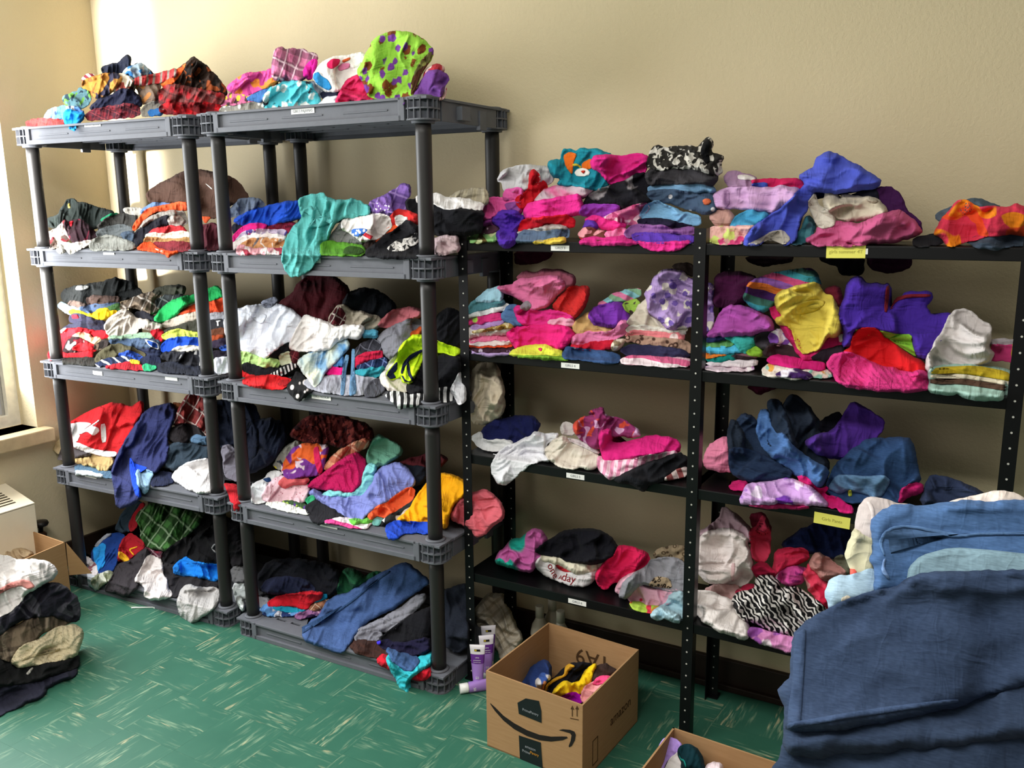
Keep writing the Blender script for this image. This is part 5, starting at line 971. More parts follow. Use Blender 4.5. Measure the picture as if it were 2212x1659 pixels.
DATA_BLACK = r"""
@K HANG
shirt;dark maroon shirt;4a1830;K:450,950 600,930 760,950 740,1000 640,1040 470,1060;t=.012 D=.02 w=.004
hat;dark purple knit hat;2e1228;L:1190,770 1330,760 1475,775 1470,830 1400,862 1290,872 1210,850;t=.012 D=.02 w=.004
hat;black hat;15121a;L:880,770 1000,765 1170,770 1160,870 1090,890 1010,880 1000,830 900,800;t=.012 D=.02 w=.004
scarf;dark printed scarf;2c2028;L:390,770 560,765 700,772 690,800 540,825 430,815;t=.012 D=.02 w=.004
shirt;magenta and black shirt;5a1a38;N:400,825 560,815 640,822 560,850 480,885;t=.012 D=.02 w=.004
@K B11
ribbon;green printed hair bow at the left end;93c87e/blot,6a5a34,d8e0a8,16;55,845 150,818 220,778 300,758 350,758 375,795 280,876 65,876;w=.01
shirt;dark dotted shirt under the pink fleece;5e3d4e/dots,d8c0cc,60,.22;160,795 180,732 300,728 340,775 200,808
fleece;violet fleece under the pink one;8e3c8a;180,708 280,640 345,650 335,710 200,742
fleece;pink fleece bundled at the left end;de5a9e;186,695 208,560 260,518 420,518 500,538 525,600 505,650 400,632 330,650 250,680;w=.012 t=.04
>lining;purple lining;8a4a92;370,560 480,540 522,590 482,652 390,612
boa;purple fluffy boa hanging at the front;5430a8;266,695 340,618 440,618 525,658 536,705 485,765 484,845 452,895 380,918 326,884 316,800 348,770;w=.01 fl=.006 t=.04
tee;light grey tee with ruffles at the rear;b9b7b9;316,375 350,298 480,258 560,248 650,263 745,270 775,345 765,390 700,412 650,455 560,462 400,470 365,445 355,390;w=.013
pants;small pink ribbed pants;d45a9e;365,505 390,448 505,438 550,490 480,528 375,530
hoodie;red hooded jacket on the left stack;be1c27;464,520 565,462 588,300 620,282 653,330 664,400 692,378 725,440 685,490 605,552 530,610 484,580;w=.012
tee;grey tee with pink tie dye;beaab5/tie,d86a9a,c9c0c4,14;614,545 680,458 780,418 900,408 1040,406 1120,440 1085,470 1035,520 950,510 800,542 680,578;w=.01
shirt;teal shirt with rainbow and cloud print;21879b;722,232 790,203 830,213 850,128 900,122 950,148 1000,118 1140,128 1245,170 1200,320 1230,405 1170,458 1100,450 1000,412 800,410 825,362 768,335;w=.011 t=.04
>print;orange panel;e26e26;848,172 900,140 962,160 932,230 924,335 868,262
>print;orange panel;e26e26;1000,232 1080,190 1082,282 1000,284
>print;yellow arc;c8b840;922,240 960,236 1000,262 990,276 960,256 928,258
>print;white cloud;f2f0ea;938,312 960,282 1000,272 1042,280 1068,310 1052,340 960,342
>print;red heart;d03a2a;990,300 1008,292 1030,294 1014,322;t=.003
fleece;hot pink fleece beside the teal shirt;d62a84;1076,225 1100,167 1200,178 1300,178 1450,162 1535,178 1538,245 1490,338 1400,360 1300,400 1235,408 1165,318 1086,265;w=.014 t=.04
hoodie;black hoodie with skull prints;1c1b21/pr,8a8488,1c1b21,9;1002,568 1060,488 1180,438 1330,388 1420,338 1515,305 1560,420 1572,550 1450,592 1310,602 1250,582 1100,580;w=.01
towel;hot pink terry towel folded;e63494;530,625 570,558 700,538 900,498 970,486 1006,530 1008,648 900,670 700,700 555,700;w=.006 t=.03
shirt;red shirt with checked collar;d32132;474,788 530,688 700,680 860,653 948,690 928,758 750,760 555,794;w=.005
tee;grey and white tee folded;beb9b5;474,798 600,770 740,738 865,748 888,778 700,800 495,800
skirt;denim skirt with small stars;637894/dots,e8e088,20,.1;464,876 490,788 700,790 888,768 888,838 700,860 555,876;w=.004
>tab;denim button tab;4a5a74;780,785 880,770 882,830 790,838;t=.006
tee;yellow tee at the bottom;e6c64e;590,880 700,855 868,838 868,876 750,886
shirt;purple shirt folded at mid shelf;943cae;982,650 1010,572 1150,568 1295,578 1308,625 1255,668 1100,665;w=.005
shirt;pink floral cotton shirt;d46e98/blot,f0d4dc,a83c68,20;1160,685 1270,638 1400,588 1515,562 1540,605 1460,690 1448,730 1310,730 1195,700;w=.009
tee;hot pink tee folded in the middle;e4338a;1012,695 1100,658 1190,688 1280,718 1360,730 1340,770 1200,775 1115,732;w=.006
tee;violet tee corner in the middle;5e37a6;1012,745 1030,693 1112,713 1125,768 1022,772
pajama_pants;brown pajama pants with red print;6e3d35/blot,d82a30,e8a0a8,12;968,808 1020,763 1120,768 1200,798 1250,848 1100,850 985,840
tee;pink tee edge in the middle;e680ae;1190,805 1300,768 1368,768 1358,828 1230,840
pants;magenta pants at the bottom;d53286;978,868 1030,838 1200,845 1350,818 1480,885 1300,898 995,893;w=.007
jeans;blue jeans folded in the right stack;6489aa/den;1524,438 1580,398 1750,378 1990,366 2060,420 2080,470 1900,490 1700,462 1565,482;w=.005
jeans;dark embroidered jeans in the right stack;42546c/dots,d8d8dc,34,.2;1524,468 1700,448 1900,488 2090,500 2100,630 2000,650 1850,602 1700,552 1570,542;w=.005
>patch;orange round patch;d06a48;1975,535 2000,520 2035,522 2050,545 2030,572 1990,572
sweater;charcoal sweater under the fluffy one;3a383c;1508,338 1560,278 1700,258 1900,242 2088,288 2100,358 2060,420 1900,392 1700,402 1552,412;w=.007 t=.035
sweater;fluffy black and white spotted sweater;2e2c2a/blot,cac6be,cac6be,38;1530,228 1550,158 1600,98 1700,108 1850,98 1960,108 1980,60 2020,28 2052,60 2062,100 2044,140 2112,168 2144,190 2124,242 2144,305 2100,340 1950,282 1800,272 1600,282 1534,270;w=.008 fl=.006 t=.04
>ribbon;black ribbon;121214;1960,130 1985,60 2020,32 2050,62 2058,100 2030,150 2040,220 2000,240 1970,180;t=.006
jeans;light blue jeans bunched in the right stack;74a4ca/den;1474,650 1530,568 1600,538 1720,598 1850,640 1958,658 1960,730 1800,732 1600,692 1495,692;w=.01
pants;dark navy pants in the right stack;221e33;1444,690 1600,680 1800,722 1912,742 1750,762 1495,752
pants;mauve corduroy pants in the right stack;8f5e9c;1342,800 1430,728 1600,740 1750,760 1912,758 1920,810 1700,802 1500,802 1372,832;L=3 w=.004
pants;violet pants in the right stack;5e3dae;1404,808 1600,800 1750,830 1918,830 1910,870 1700,890 1520,890 1432,860;w=.005
shirt;bright pink shirt drooping over the edge;e6348f;1442,868 1530,880 1700,875 1896,858 1806,926 1680,945 1525,932;w=.008
@L B21
fleece;mauve roll at the rear left;9e7c9c;254,255 290,212 400,233 468,265 440,328 295,328
>tag;white tag;dcd4d4;340,235 400,232 460,252 455,272 345,265
shirt;crimson rolled shirt with blue end;c42458;432,268 600,262 765,268 778,315 700,340 540,340 445,300;w=.005
>cuff;blue cuff;4456b4;432,290 535,280 545,330 442,322;t=.004
sweater;dark plum fuzzy sweater at the rear;3e1c48;1235,335 1330,306 1405,370 1446,470 1530,540 1540,610 1430,575 1290,500;fl=.003
shirt;black shirt behind the cream cardigan;1d1d29;1040,390 1200,328 1256,330 1250,430 1150,412
fleece;mauve fleece folded at the left;c89fca;170,408 200,342 320,317 460,322 580,317 700,312 748,340 710,420 625,482 520,482 400,452 195,460;w=.008 t=.04
>cuff;ribbed cuff;c096c2;175,405 200,345 285,330 290,445 200,450
ribbon;beige pink hair bow;ba9086;150,512 200,472 270,462 326,512 295,568 215,568;w=.008
shirt;turquoise roll with red character dots;4290b6/dots,e05a5a,17,.3;288,578 340,498 420,472 536,488 548,548 450,592 325,602;w=.008
pajama_pants;pale pink floral pajama pants;deaea6/pr,c8d878,d84a80,20;140,645 180,568 260,578 465,568 440,628 385,678 300,688 165,678;w=.011
scarf;dark teal scarf below the blue jacket;2a555f/blot,1a343c,4a8088,14;682,678 760,590 800,498 850,560 835,645 745,690;w=.01
cardigan;cream cardigan crumpled at the middle;c9beaa;900,405 918,337 972,347 1010,398 1030,362 1130,382 1255,398 1318,462 1298,510 1190,526 1080,532 978,512 914,445;w=.015 t=.035
>strap;cream strap loop;b4aa98;1180,388 1255,395 1262,410 1230,422 1190,408;t=.006
fleece;rose pink fleece lying along the edge;c25a86;785,658 850,618 870,578 980,536 1100,556 1170,548 1250,508 1380,472 1444,488 1526,570 1542,615 1440,652 1250,682 1050,698 850,694;w=.015 t=.045 a=20
jacket;periwinkle blue fleece jacket draped down;4e5ac0;742,242 800,208 840,198 860,128 900,98 940,87 1000,103 1120,178 1275,265 1255,308 1150,330 1000,350 860,332 835,350 805,440 745,530 725,628 694,688 640,695 628,605 580,595 480,695 388,694 384,650 450,578 560,498 640,448 700,388 760,328 790,290;w=.012 t=.04 lam=.08
>lining;cream inner lining;c4bdaf;398,690 500,642 560,602 640,592 692,652 652,694 560,664 450,694
>lapel;cream lapel;d0c7b9;793,420 850,343 872,430 932,460 988,520 972,572 900,588 858,570;t=.005
shirt;grey blue denim shirt behind the orange dress;495662/den;1640,508 1680,468 1830,398 1950,402 2070,450 1950,475 1800,485 1690,550
tray;flat dark folder on the shelf;242428;1495,648 1620,625 1740,650 1610,698 1495,698;t=.006 w=.001
jeans;dark jeans under the orange dress;3d4a5a/den;1835,668 1960,618 2100,600 2230,612 2230,690 2100,698 2020,722 1895,698;w=.009
dress;orange and pink floral dress at the right end;d83a55/blot,f08a24,e8502c,13;1616,615 1700,508 1770,412 1830,402 1900,448 2000,453 2120,448 2160,422 2200,438 2240,480 2240,625 2100,622 1950,632 1800,680 1728,696 1685,655;w=.012 t=.04
@M B12
shirt;lilac shirt at the left stack bottom;aa8fbe;112,725 280,735 458,730 450,762 300,768 122,748;w=.003
shirt;dark floral shirt in the left stack;3c2433/dots,c8b8d0,26,.2;112,695 300,685 480,690 470,732 250,738 118,722;w=.003
shirt;orange red shirt in the left stack;d54826;112,676 300,665 470,670 465,698 122,698;w=.003
shirt;white shirt low in the left stack;eadbd9;108,655 250,635 400,625 480,640 470,676 122,682;w=.004
shirt;rose pink shirt in the left stack;e06e95;118,638 250,590 400,590 470,600 450,648 300,640 142,668;w=.005
shirt;white crumpled shirt in the left stack;e1d8d1;78,585 130,542 260,540 420,503 488,545 450,598 250,600 104,626;w=.009
shirt;gold paisley shirt in the left stack;a58240/blot,6a4a20,e0d0a0,22;142,578 280,530 482,498 508,545 350,555 162,588
shirt;lilac folded shirt high in the left stack;aa88be;132,540 250,500 372,476 408,502 280,540 142,557;w=.003
shirt;magenta shirt with green dots;cd3375/dots,a8d850,22,.25;108,498 230,450 375,428 398,476 250,500 118,522;w=.004
shirt;white knit shirt high in the left stack;e1e1e1;108,458 200,388 350,358 425,358 448,395 300,420 122,463;w=.006
shirt;dusty teal shirt in the left stack;538790;108,410 150,330 270,308 395,318 408,355 280,380 170,410 122,438;w=.007
shirt;pale blue tee topping the left stack;a2cdde;165,330 250,258 340,217 394,228 392,325 280,335;w=.004
jeans;small blue jeans beside the left stack;4d6e99/den;378,450 430,368 500,368 548,450 620,538 520,540 415,500;w=.008
sweater;dusty rose sweater at the rear;8f4e60;492,155 560,92 650,112 730,82 850,82 955,128 976,200 910,290 800,310;w=.009
tee;bubblegum pink tee spread on top;df74a2;340,222 470,200 480,178 560,157 820,127 876,180 876,228 808,308 748,380 620,418 585,358 495,300 395,258;w=.009 t=.03
sweater;red knit sweater folded beside the pink tee;c52c2c/knit;772,378 860,290 930,218 1064,212 1086,300 1008,428 942,480 862,430;w=.008 t=.04
tee;hot pink ruffled tee in the middle;e2338b;474,405 520,367 620,408 760,408 860,420 945,470 968,515 900,550 800,512 740,542 640,542 535,510;L=3 w=.008
tee;pale pink tee edge in the middle;e6a6be;750,495 860,467 955,488 966,525 880,550 772,530
slipper;grey plush slipper;8e848c;524,384 580,342 615,370 572,405
towel;hot pink terry towel folded in the middle;e52a7e;418,595 480,542 700,527 860,527 935,558 968,602 908,690 825,732 780,692 650,692 495,718 462,655;w=.006 t=.03
shirt;yellow shirt with heart on the front edge;dee650;442,765 470,718 620,688 720,677 805,718 868,740 860,778 650,775;w=.006
>print;pink heart;d83a6a;668,712 690,702 708,712 695,738
shirt;lime green shirt under the yellow;739f33;472,775 700,768 910,780 908,806 700,795
sweatpants;tan sweatpants rolled in the middle;cfa971;942,545 980,487 1080,417 1138,500 1258,540 1310,585 1100,592 992,608;w=.009
blanket;green pink striped baby blanket;80a888/str,20,22,d87aa0,88c0c8;1142,365 1250,288 1390,246 1486,232 1490,298 1385,332 1172,378;w=.006
sweatshirt;purple sweatshirt with frog applique;7332a0;1078,435 1130,378 1335,338 1386,400 1408,475 1390,532 1280,542 1125,522 1082,475;w=.009 t=.035
>applique;green and pink applique;9ac050/blot,d8508c,4a3a3c,18;1335,350 1450,308 1494,350 1442,442 1372,422;t=.004
pants;soft pink pants lying across the front;e280ae;938,668 960,608 1100,578 1190,588 1280,568 1330,488 1372,486 1398,545 1348,610 1200,660 995,700;w=.008
pajama_pants;red pajama pants with white dots;be1e34/dots,f0e8e8,24,.3;922,688 1010,690 1150,660 1288,648 1290,710 1120,730 995,720
shirt;beige leaf print roll;bfae96/blot,e0d8c4,8a7a60,16;1262,688 1290,648 1368,636 1350,700 1275,728
jeans;dark blue jeans folded at the front;324e7a/den;872,758 900,696 1000,718 1150,728 1318,758 1320,818 1250,832 1100,810 892,790;w=.006
blouse;cream blouse under the lilac dress;d5caba;1372,510 1430,438 1500,348 1550,296 1700,450 1858,530 1850,572 1600,552 1445,537;w=.007
shirt;white shirt in the right stack;e5e1d6;1372,560 1450,525 1600,540 1850,572 1850,600 1600,582 1395,580;w=.003
shirt;coral floral shirt in the right stack;e28086/dots,f2dcd8,26,.33;1362,608 1420,573 1600,580 1832,600 1832,650 1600,632 1395,620;w=.004
shirt;leopard print shirt in the right stack;a88876/leo,4a342c,48;1358,650 1400,610 1620,625 1858,650 1898,705 1890,750 1700,702 1500,672;w=.005
jeans;navy jeans in the right stack;252441/den;1322,728 1400,678 1600,690 1850,738 1890,778 1600,790 1395,770;L=3 w=.004
shirt;pink and white shirts at the stack bottom;dcaebd/str,4,18,f0e0e4,d4648c;1332,798 1450,770 1700,790 1890,788 1890,848 1700,858 1500,840 1345,828;L=4 w=.004
hat;dark brown hat behind the lilac dress;3c322e;1732,45 1900,32 1918,140 1800,112
dress;lilac ruffled floral dress piled high;ab90c4/pr,e4dcd0,6e56a0,26;1526,265 1580,198 1600,148 1660,88 1720,76 1800,98 1886,148 1980,180 2066,200 2066,400 2056,565 1990,575 1900,530 1780,550 1720,560 1636,490 1554,410 1534,315;w=.013 t=.05
@N B22
shirt;white and purple heart print shirt at the bottom;e1cdd8/blot,b070b8,f0e8ec,16;128,705 200,680 440,685 450,722 250,728 132,718;w=.003
shirt;white shirt folded low in the left stack;e5dae0;128,678 300,650 478,655 470,698 195,693;w=.004
shirt;dark teal shirt in the left stack;167870;142,658 170,618 310,613 340,648 200,664
shirt;maroon striped shirt in the left stack;805660/str,10,30,3a2a30;295,628 440,608 478,645 335,648
shirt;orange shirt corner in the left stack;da762c;92,648 130,608 268,598 262,628 105,648
shirt;aqua shirt in the left stack;54bade;92,602 140,557 300,553 380,580 372,612 195,610;w=.004
shirt;leaf green shirt in the left stack;639f5e;98,568 150,513 300,528 318,562 175,568
shirt;navy shirt near the stack top;242d56;132,528 200,483 268,488 282,522 145,538
shirt;turquoise folded tee on the left stack;43b6ae;255,505 330,488 486,503 450,578 402,608 355,590 312,540;w=.004
shirt;lime cuff beside the turquoise tee;8ebe3e;402,606 470,568 508,600 496,637 415,618
hat;dark plum knit hat at the rear;401335;178,300 190,138 230,92 330,82 445,108 480,145 420,190 410,290 300,320;w=.007 t=.06 R=.06
sweater;orchid purple sweater with glitter;a84ea2;132,508 200,430 240,338 320,298 450,328 525,358 577,420 570,470 450,492 245,500;w=.01 t=.045
scarf;black fuzzy scarf;3a363c;442,508 560,468 580,560 548,610 474,568;fl=.003
shirt;white shirt with purple print;d5ced6/blot,7a4aa0,e8e4ea,14;548,498 610,448 668,500 712,578 752,640 640,572 562,550
bag;dark brown bag between the stacks;3c2c30;502,618 560,558 640,558 705,582 772,650 600,652
shirt;white and multicolour print shirt at the bottom;ded2c6/blot,d89a48,8ac0b0,16;502,718 560,678 750,690 945,728 958,772 800,762 700,780 512,755;w=.005
shirt;dark purple lettered shirt at the bottom;432660/blot,e8e0ec,432660,22;592,748 700,713 780,738 840,772 612,764
shirt;magenta shirt folded in the middle stack;c82272;532,658 560,628 700,640 908,680 908,720 700,702 552,680;w=.004
towel;rainbow striped beach towel folded;3c6a62/str,14,9,4a2a6a,e07a3c,8a58a8,c04a78,3a8a9a;380,258 400,180 440,138 620,83 812,52 876,130 888,170 705,210 605,250 555,320 500,338 425,308;w=.006 t=.035
shirt;dark pink shirt behind the yellow;6a2030;900,200 1000,170 1030,260 1010,340 960,260
tee;magenta tee under the yellow shirt;ca2a6a;545,325 600,308 645,380 705,482 765,562 900,560 1000,478 1066,478 1050,540 925,610 780,660 725,598 645,470;w=.007
>trim;white dotted corner;e8e0e0;1000,490 1062,482 1048,530 1005,545
shirt;pale yellow shirt crumpled on top;dfca58;586,252 620,218 750,168 860,157 904,230 964,248 1026,380 1032,445 985,508 932,500 875,590 780,618 735,565 685,440 605,418 595,392 645,372 595,305;w=.015 t=.045 a=70
>fold;folded sleeve;d6c050;670,320 720,290 850,260 915,270 905,300 850,340 740,365 690,355;t=.008
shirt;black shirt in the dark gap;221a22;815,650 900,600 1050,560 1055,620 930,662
fleece;purple fleece pullover with red zip collar;472c98;1010,355 1040,260 1070,128 1130,117 1200,162 1300,168 1320,158 1337,200 1328,330 1400,258 1440,213 1602,218 1608,254 1565,305 1605,372 1740,352 1786,400 1768,448 1685,530 1625,610 1582,660 1500,622 1480,510 1300,480 1110,460 1095,570 1025,570 1045,470 1015,400;w=.012 t=.05 lam=.08
>zip;dark red zip trim;7c2430;1298,342 1310,182 1334,165 1332,240 1320,347;t=.004
>zip;dark red zip trim;7c2430;1330,342 1380,272 1450,252 1602,247 1602,226 1450,227 1370,252;t=.004
>panel;lime green panel;84be3c;1098,485 1120,453 1280,465 1390,490 1478,488 1484,562 1514,645 1440,595 1300,525
sweater;red terry sweater rolled in front;d52126;1034,605 1090,578 1100,488 1170,446 1242,456 1302,508 1422,600 1532,668 1598,735 1520,772 1400,732 1250,692 1125,632;w=.009 t=.04
sweater;pink chunky knit sweater at the front;d83a82/knit;924,685 960,628 1040,602 1120,628 1250,688 1400,728 1470,748 1540,727 1606,750 1606,838 1560,858 1300,862 1078,838 995,798 964,735;w=.007 t=.05
>fold;rolled knit end;c02e72/knit;930,685 965,632 1030,615 1060,650 1020,690 1010,780 970,735;t=.006
towel;grey towel at the right end;a8a0a4;1985,540 2010,525 2170,535 2168,580 1998,580
towel;pink and mustard striped towel end;c43e76/str,90,16,c0a830,c43e76;1985,585 2005,562 2170,558 2168,660 2000,660
sweater;cream grey sweater heaped at the right;d3ccca;1572,708 1600,600 1660,498 1750,347 1830,332 1902,368 1990,440 1986,572 2018,622 1965,682 1830,722 1700,702 1595,742;w=.014 t=.05
blanket;striped blanket folded in mustard brown and mint;a8ccc0;1596,845 1600,740 1640,698 1900,688 2100,728 2142,770 2136,875 2062,921 1950,921 1828,896 1780,866 1740,886 1615,871;w=.007 t=.045 a=0
>stripe;mustard stripe;c8ae30;1604,742 1640,704 1900,692 2100,730 2140,772 2138,800 2000,775 1800,745 1604,750
>stripe;cream stripe;ece2ca;1602,752 1800,748 2000,778 2138,802 2138,830 2000,805 1800,775 1602,778
>stripe;brown stripe;5c463a;1600,780 1800,777 2000,807 2138,832 2138,868 2000,845 1800,815 1600,815
@O B13
bundle;cream cloth bundle standing under the upper shelf;c9bca6;125,5 140,-190 200,-285 330,-290 370,-200 402,-80 404,90 345,178 262,212 168,206 126,130;w=.016 t=.08 R=.08 a=70 lam=.07
pants;navy pants folded at the left;1b1f4a;220,245 330,178 560,137 655,162 696,212 648,280 562,342 480,362 235,355;w=.006 t=.035
shirt;white shirt folded under the navy pants;dedede;138,315 210,262 232,338 400,333 468,340 458,400 330,424 205,398;w=.006
blouse;white ruffled blouse hanging over the edge;ececf2;295,565 330,468 400,388 500,357 600,308 660,267 750,287 838,282 808,338 728,366 755,440 768,508 700,500 602,522 525,592 472,650 400,687 344,677;w=.016 lam=.045 t=.03
shirt;white sleeve behind the cream tee;c4bdba;850,245 880,190 955,212 990,265 930,300 865,290
tee;cream tee heaped in the middle;dfd6c8;728,405 800,338 880,297 932,348 1052,388 1168,470 1158,548 1090,563 1000,550 878,560 786,508 742,455;w=.012 t=.04
>strip;white knotted strip;dcd4d4;900,312 1000,330 1100,370 1168,430 1150,450 1050,400 930,350;t=.008
dress;plum and coral floral crinkled dress;8f3668/blot,d8503c,d8a8d0,19;954,205 1030,148 1130,128 1065,120 1190,68 1204,140 1350,168 1424,218 1475,258 1488,308 1350,305 1250,305 1185,305 1178,398 1100,390 1005,320 962,275;w=.014 t=.05
cardigan;magenta cardigan folded at the right;d5287c;1160,272 1242,238 1254,300 1244,352 1300,368 1450,338 1560,302 1650,306 1765,328 1808,380 1798,430 1600,452 1400,492 1250,512 1186,520 1170,400;w=.009 t=.035
shirt;pink and white striped shirt;e296b6/str,95,42,f2d4e0;1144,555 1156,458 1200,515 1400,492 1600,450 1745,427 1788,450 1778,498 1600,502 1444,572 1332,632 1226,642;w=.006
shirt;black shirt crumpled at the right front;1b1c20;1272,648 1440,562 1600,502 1795,430 1870,480 1862,550 1705,652 1555,692 1512,745 1438,698 1325,672;w=.012
shirt;red checked shirt end by the post;904e4e/str,70,30,d0c0bc;1670,652 1760,582 1862,550 1862,612 1750,642
@P B23
shirt;pink ruffled shirt at the left end;df809f;120,495 150,367 230,327 295,317 306,545 230,538 145,522;w=.01
jeans;black denim jeans humped at the rear;151e2c/den;600,200 642,108 690,37 742,57 834,148 884,230 906,400 945,500 905,628 820,610 700,450 620,300;w=.012 a=60 lam=.06 t=.05
jeans;dark jeans leg rising beside the hump;1c293c/den;540,150 550,72 620,77 660,180 720,330 740,430 660,430 580,320;w=.012 a=70 lam=.04 t=.03
jeans;indigo jeans leg second from left;1e2d45/den;330,230 380,157 440,177 490,260 560,380 640,480 560,520 430,430 360,330;w=.012 a=60 lam=.04 t=.03
jeans;navy jeans leg at the fan left end;17212f/den;276,355 296,207 340,212 380,300 440,400 460,440 296,430;w=.01 a=70 lam=.04
jeans;faded mid blue jeans fanned over the dark ones;466aa0/den;470,300 486,142 540,137 556,240 590,300 640,290 702,378 800,450 945,530 906,628 862,648 736,568 600,470 510,390;w=.013 a=50 lam=.045 t=.03
jeans;navy jeans waistband at the left front;1c2c47/den;284,405 330,377 480,418 602,488 698,540 688,582 602,598 460,608 378,598 304,548;L=3 w=.006
shirt;black shirt behind the purple fleece;15151d;894,205 1000,147 1030,185 965,280 874,270
fleece;purple fleece folded on the jeans;4e2d88;784,353 830,307 960,277 1050,157 1090,82 1182,127 1296,210 1288,275 1248,308 1206,428 1172,496 1080,470 938,450 845,410;w=.008 t=.04
jeans;blue jeans skirt with frayed hem;2c4872/den;914,658 980,488 1100,398 1200,327 1452,317 1496,378 1506,500 1538,605 1428,650 1395,748 1250,740 1080,743 974,708;w=.01 a=80 t=.04
>frill;frayed light denim frill;6488ae/den;925,650 985,560 1080,560 1180,570 1300,560 1345,600 1290,700 1240,720 1180,690 1060,660 1010,690;t=.008 w=.006
>tag;lime tag;c8d850;1062,662 1088,660 1090,700 1066,702;t=.004
shirt;dark blue shirt heap at the right end;323c58;1524,758 1590,577 1650,567 1760,597 1884,647 1962,690 1860,735 1700,765;w=.012
leggings;bright pink leggings twisted at the front;da2478;730,575 770,567 872,660 935,638 908,690 1004,718 1092,780 1086,812 1016,808 994,766 926,768 856,696;w=.009
sock;bright pink sock beside the skirt;da2c7c;1396,748 1408,660 1480,627 1545,622 1547,675 1470,698
shirt;magenta shirt edge at the left;be2266;284,645 330,607 408,607 388,668
shirt;magenta hem below the floral shirt;ca2e72;410,752 600,752 808,757 806,780 600,780 424,766
shirt;lavender floral shirt at the front;caa0d6/pr,7a3ab0,ecdcf0,13;338,746 420,617 540,617 640,587 742,597 834,657 950,765 830,758 700,750 500,753;w=.011 t=.03
@Q B14
shirt;orchid and teal print shirt at the left;be5fa0/blot,22a090,be5fa0,9;335,425 355,340 410,307 460,237 540,232 590,187 640,152 702,177 746,240 728,305 698,355 708,385 658,448 622,496 520,488 395,448;w=.015 t=.045
tee;white tee with red lettering and apple;dcd8da;654,436 690,388 760,368 1000,400 1295,347 1278,395 1185,478 1085,597 1010,616 876,588 755,540 674,478;w=.006 t=.03
>lettering;one;c0303a;790,490;sz=.034 ro=-48
>lettering;A;c0303a;850,545;sz=.02 ro=-5
>lettering;day;c0303a;915,550;sz=.036 ro=-2
>print;red apple outline;c0303a;795,425 840,425 850,450 890,475 960,485 945,500 880,500 830,475;t=.001
tee;cream tee folded under the black sweater;dfd8c2;690,364 760,342 1000,398 1240,378 1295,347 1186,450 1040,518 976,510 855,450 714,408;w=.005
sweater;black fuzzy sweater on the white tees;16161c;645,334 720,278 830,198 900,172 1010,157 1130,162 1244,208 1286,270 1308,335 1248,402 1100,442 955,422 845,380 695,358;w=.009 fl=.002 t=.05
shirt;crimson shirt with ruffled cuff;d52154;1124,545 1168,448 1290,367 1308,286 1400,297 1546,347 1568,400 1508,490 1400,512 1315,572 1285,570 1212,637 1155,606;w=.013 t=.035
scarf;brown snake print scarf at the rear;85755e/leo,4a3c2c,60;1582,375 1640,316 1760,281 1850,297 1850,430 1780,412 1690,392
pajama_pants;pink pajama pants with red hearts;e6aec2/dots,c82a4c,30,.16;1284,648 1330,557 1400,517 1484,497 1500,590 1560,620 1700,648 1838,648 1730,750 1560,780 1415,750 1385,700 1335,678;w=.009 t=.03
tee;grey tee bunched above the heart pants;8b8b92;1314,696 1360,578 1450,507 1540,457 1568,406 1640,386 1780,386 1848,450 1840,650 1720,652 1560,612 1500,602 1414,652 1374,717;w=.014
>print;leopard panel;b8a284/leo,2c241c,70;1540,612 1610,530 1722,550 1742,632 1640,622
shirt;lime and orange ruffled shirt at the edge;aece4e/blot,e86a3a,d83a50,14;1394,746 1450,748 1560,775 1648,790 1646,828 1560,828 1445,798
shirt;pale blue ruffled shirt over the edge;afd1de;1564,856 1630,786 1700,738 1722,678 1838,656 1838,888 1790,902 1740,898 1680,858 1636,888;w=.016 lam=.035
@R B24
jacket;navy jacket with peace sign print;182044/dots,8a8a58,11,.2;672,338 780,258 900,197 1110,225 1132,410 1000,432 845,392 694,372;w=.009 t=.05
blouse;mauve sheer top at the rear left;ae909a;114,288 280,178 300,97 402,167 478,240 478,340 400,312 300,292;w=.012
shirt;maroon shirt at the rear;7e2238;464,155 560,137 608,250 560,280 500,250
blouse;ivory blouse heaped at the left;d9cdc9;110,337 200,257 330,237 444,287 478,400 498,545 444,598 300,598 195,580 114,488;w=.014 t=.06
>tag;pink label strip;c8a8a8;352,460 378,460 368,580 350,572;t=.004
dress;coral pink dress hanging beside the blouse;df4564;474,245 510,227 560,147 598,280 590,405 555,458 498,440 474,345;w=.011
shirt;raspberry shirt crumpled in the middle;c62d4e;614,478 640,377 700,361 836,377 848,435 755,470 694,498 640,552;w=.012
shirt;crimson shirt low in the middle;ae2144;474,488 560,448 648,540 605,572 515,550
skirt;magenta floral skirt bunched;d54e9a/blot,f0c0dc,8a2a6a,18;634,566 690,487 760,476 828,500 808,580 722,608;w=.012
shirt;grey green shirt lump by the cream pants;6e6e5c;1002,436 1060,406 1118,450 1118,530 1056,530
dress;coral dress with red print at the right;e64562/blot,c02040,f0a0a0,14;814,525 850,457 904,530 966,588 988,642 978,748 930,758 864,650 824,578;w=.011
skirt;dusty pink ruffled skirt;bf8b84;844,455 900,391 964,428 1066,508 1088,555 1002,590 925,552 862,488;w=.016 lam=.03
tee;dusty rose tee folded at the left;b6908e;178,628 250,597 388,597 408,655 366,690 245,690
shirt;red print shirt between rose and zebra;a62140/blot,e0a0a0,6a1024,16;374,656 440,597 508,597 498,650
tee;ivory tee spilling over the front edge;ded6d2;104,706 130,636 200,636 354,690 386,765 446,835 468,872 446,948 378,928 254,880 144,808;w=.011 t=.04
shirt;zebra print fleece in the middle;e0dcd8/zeb,1c1c1e,36;360,696 400,647 500,627 518,547 602,541 656,580 648,622 782,617 856,680 948,742 928,798 846,868 764,918 636,900 515,842 415,810 375,765;w=.012 t=.05
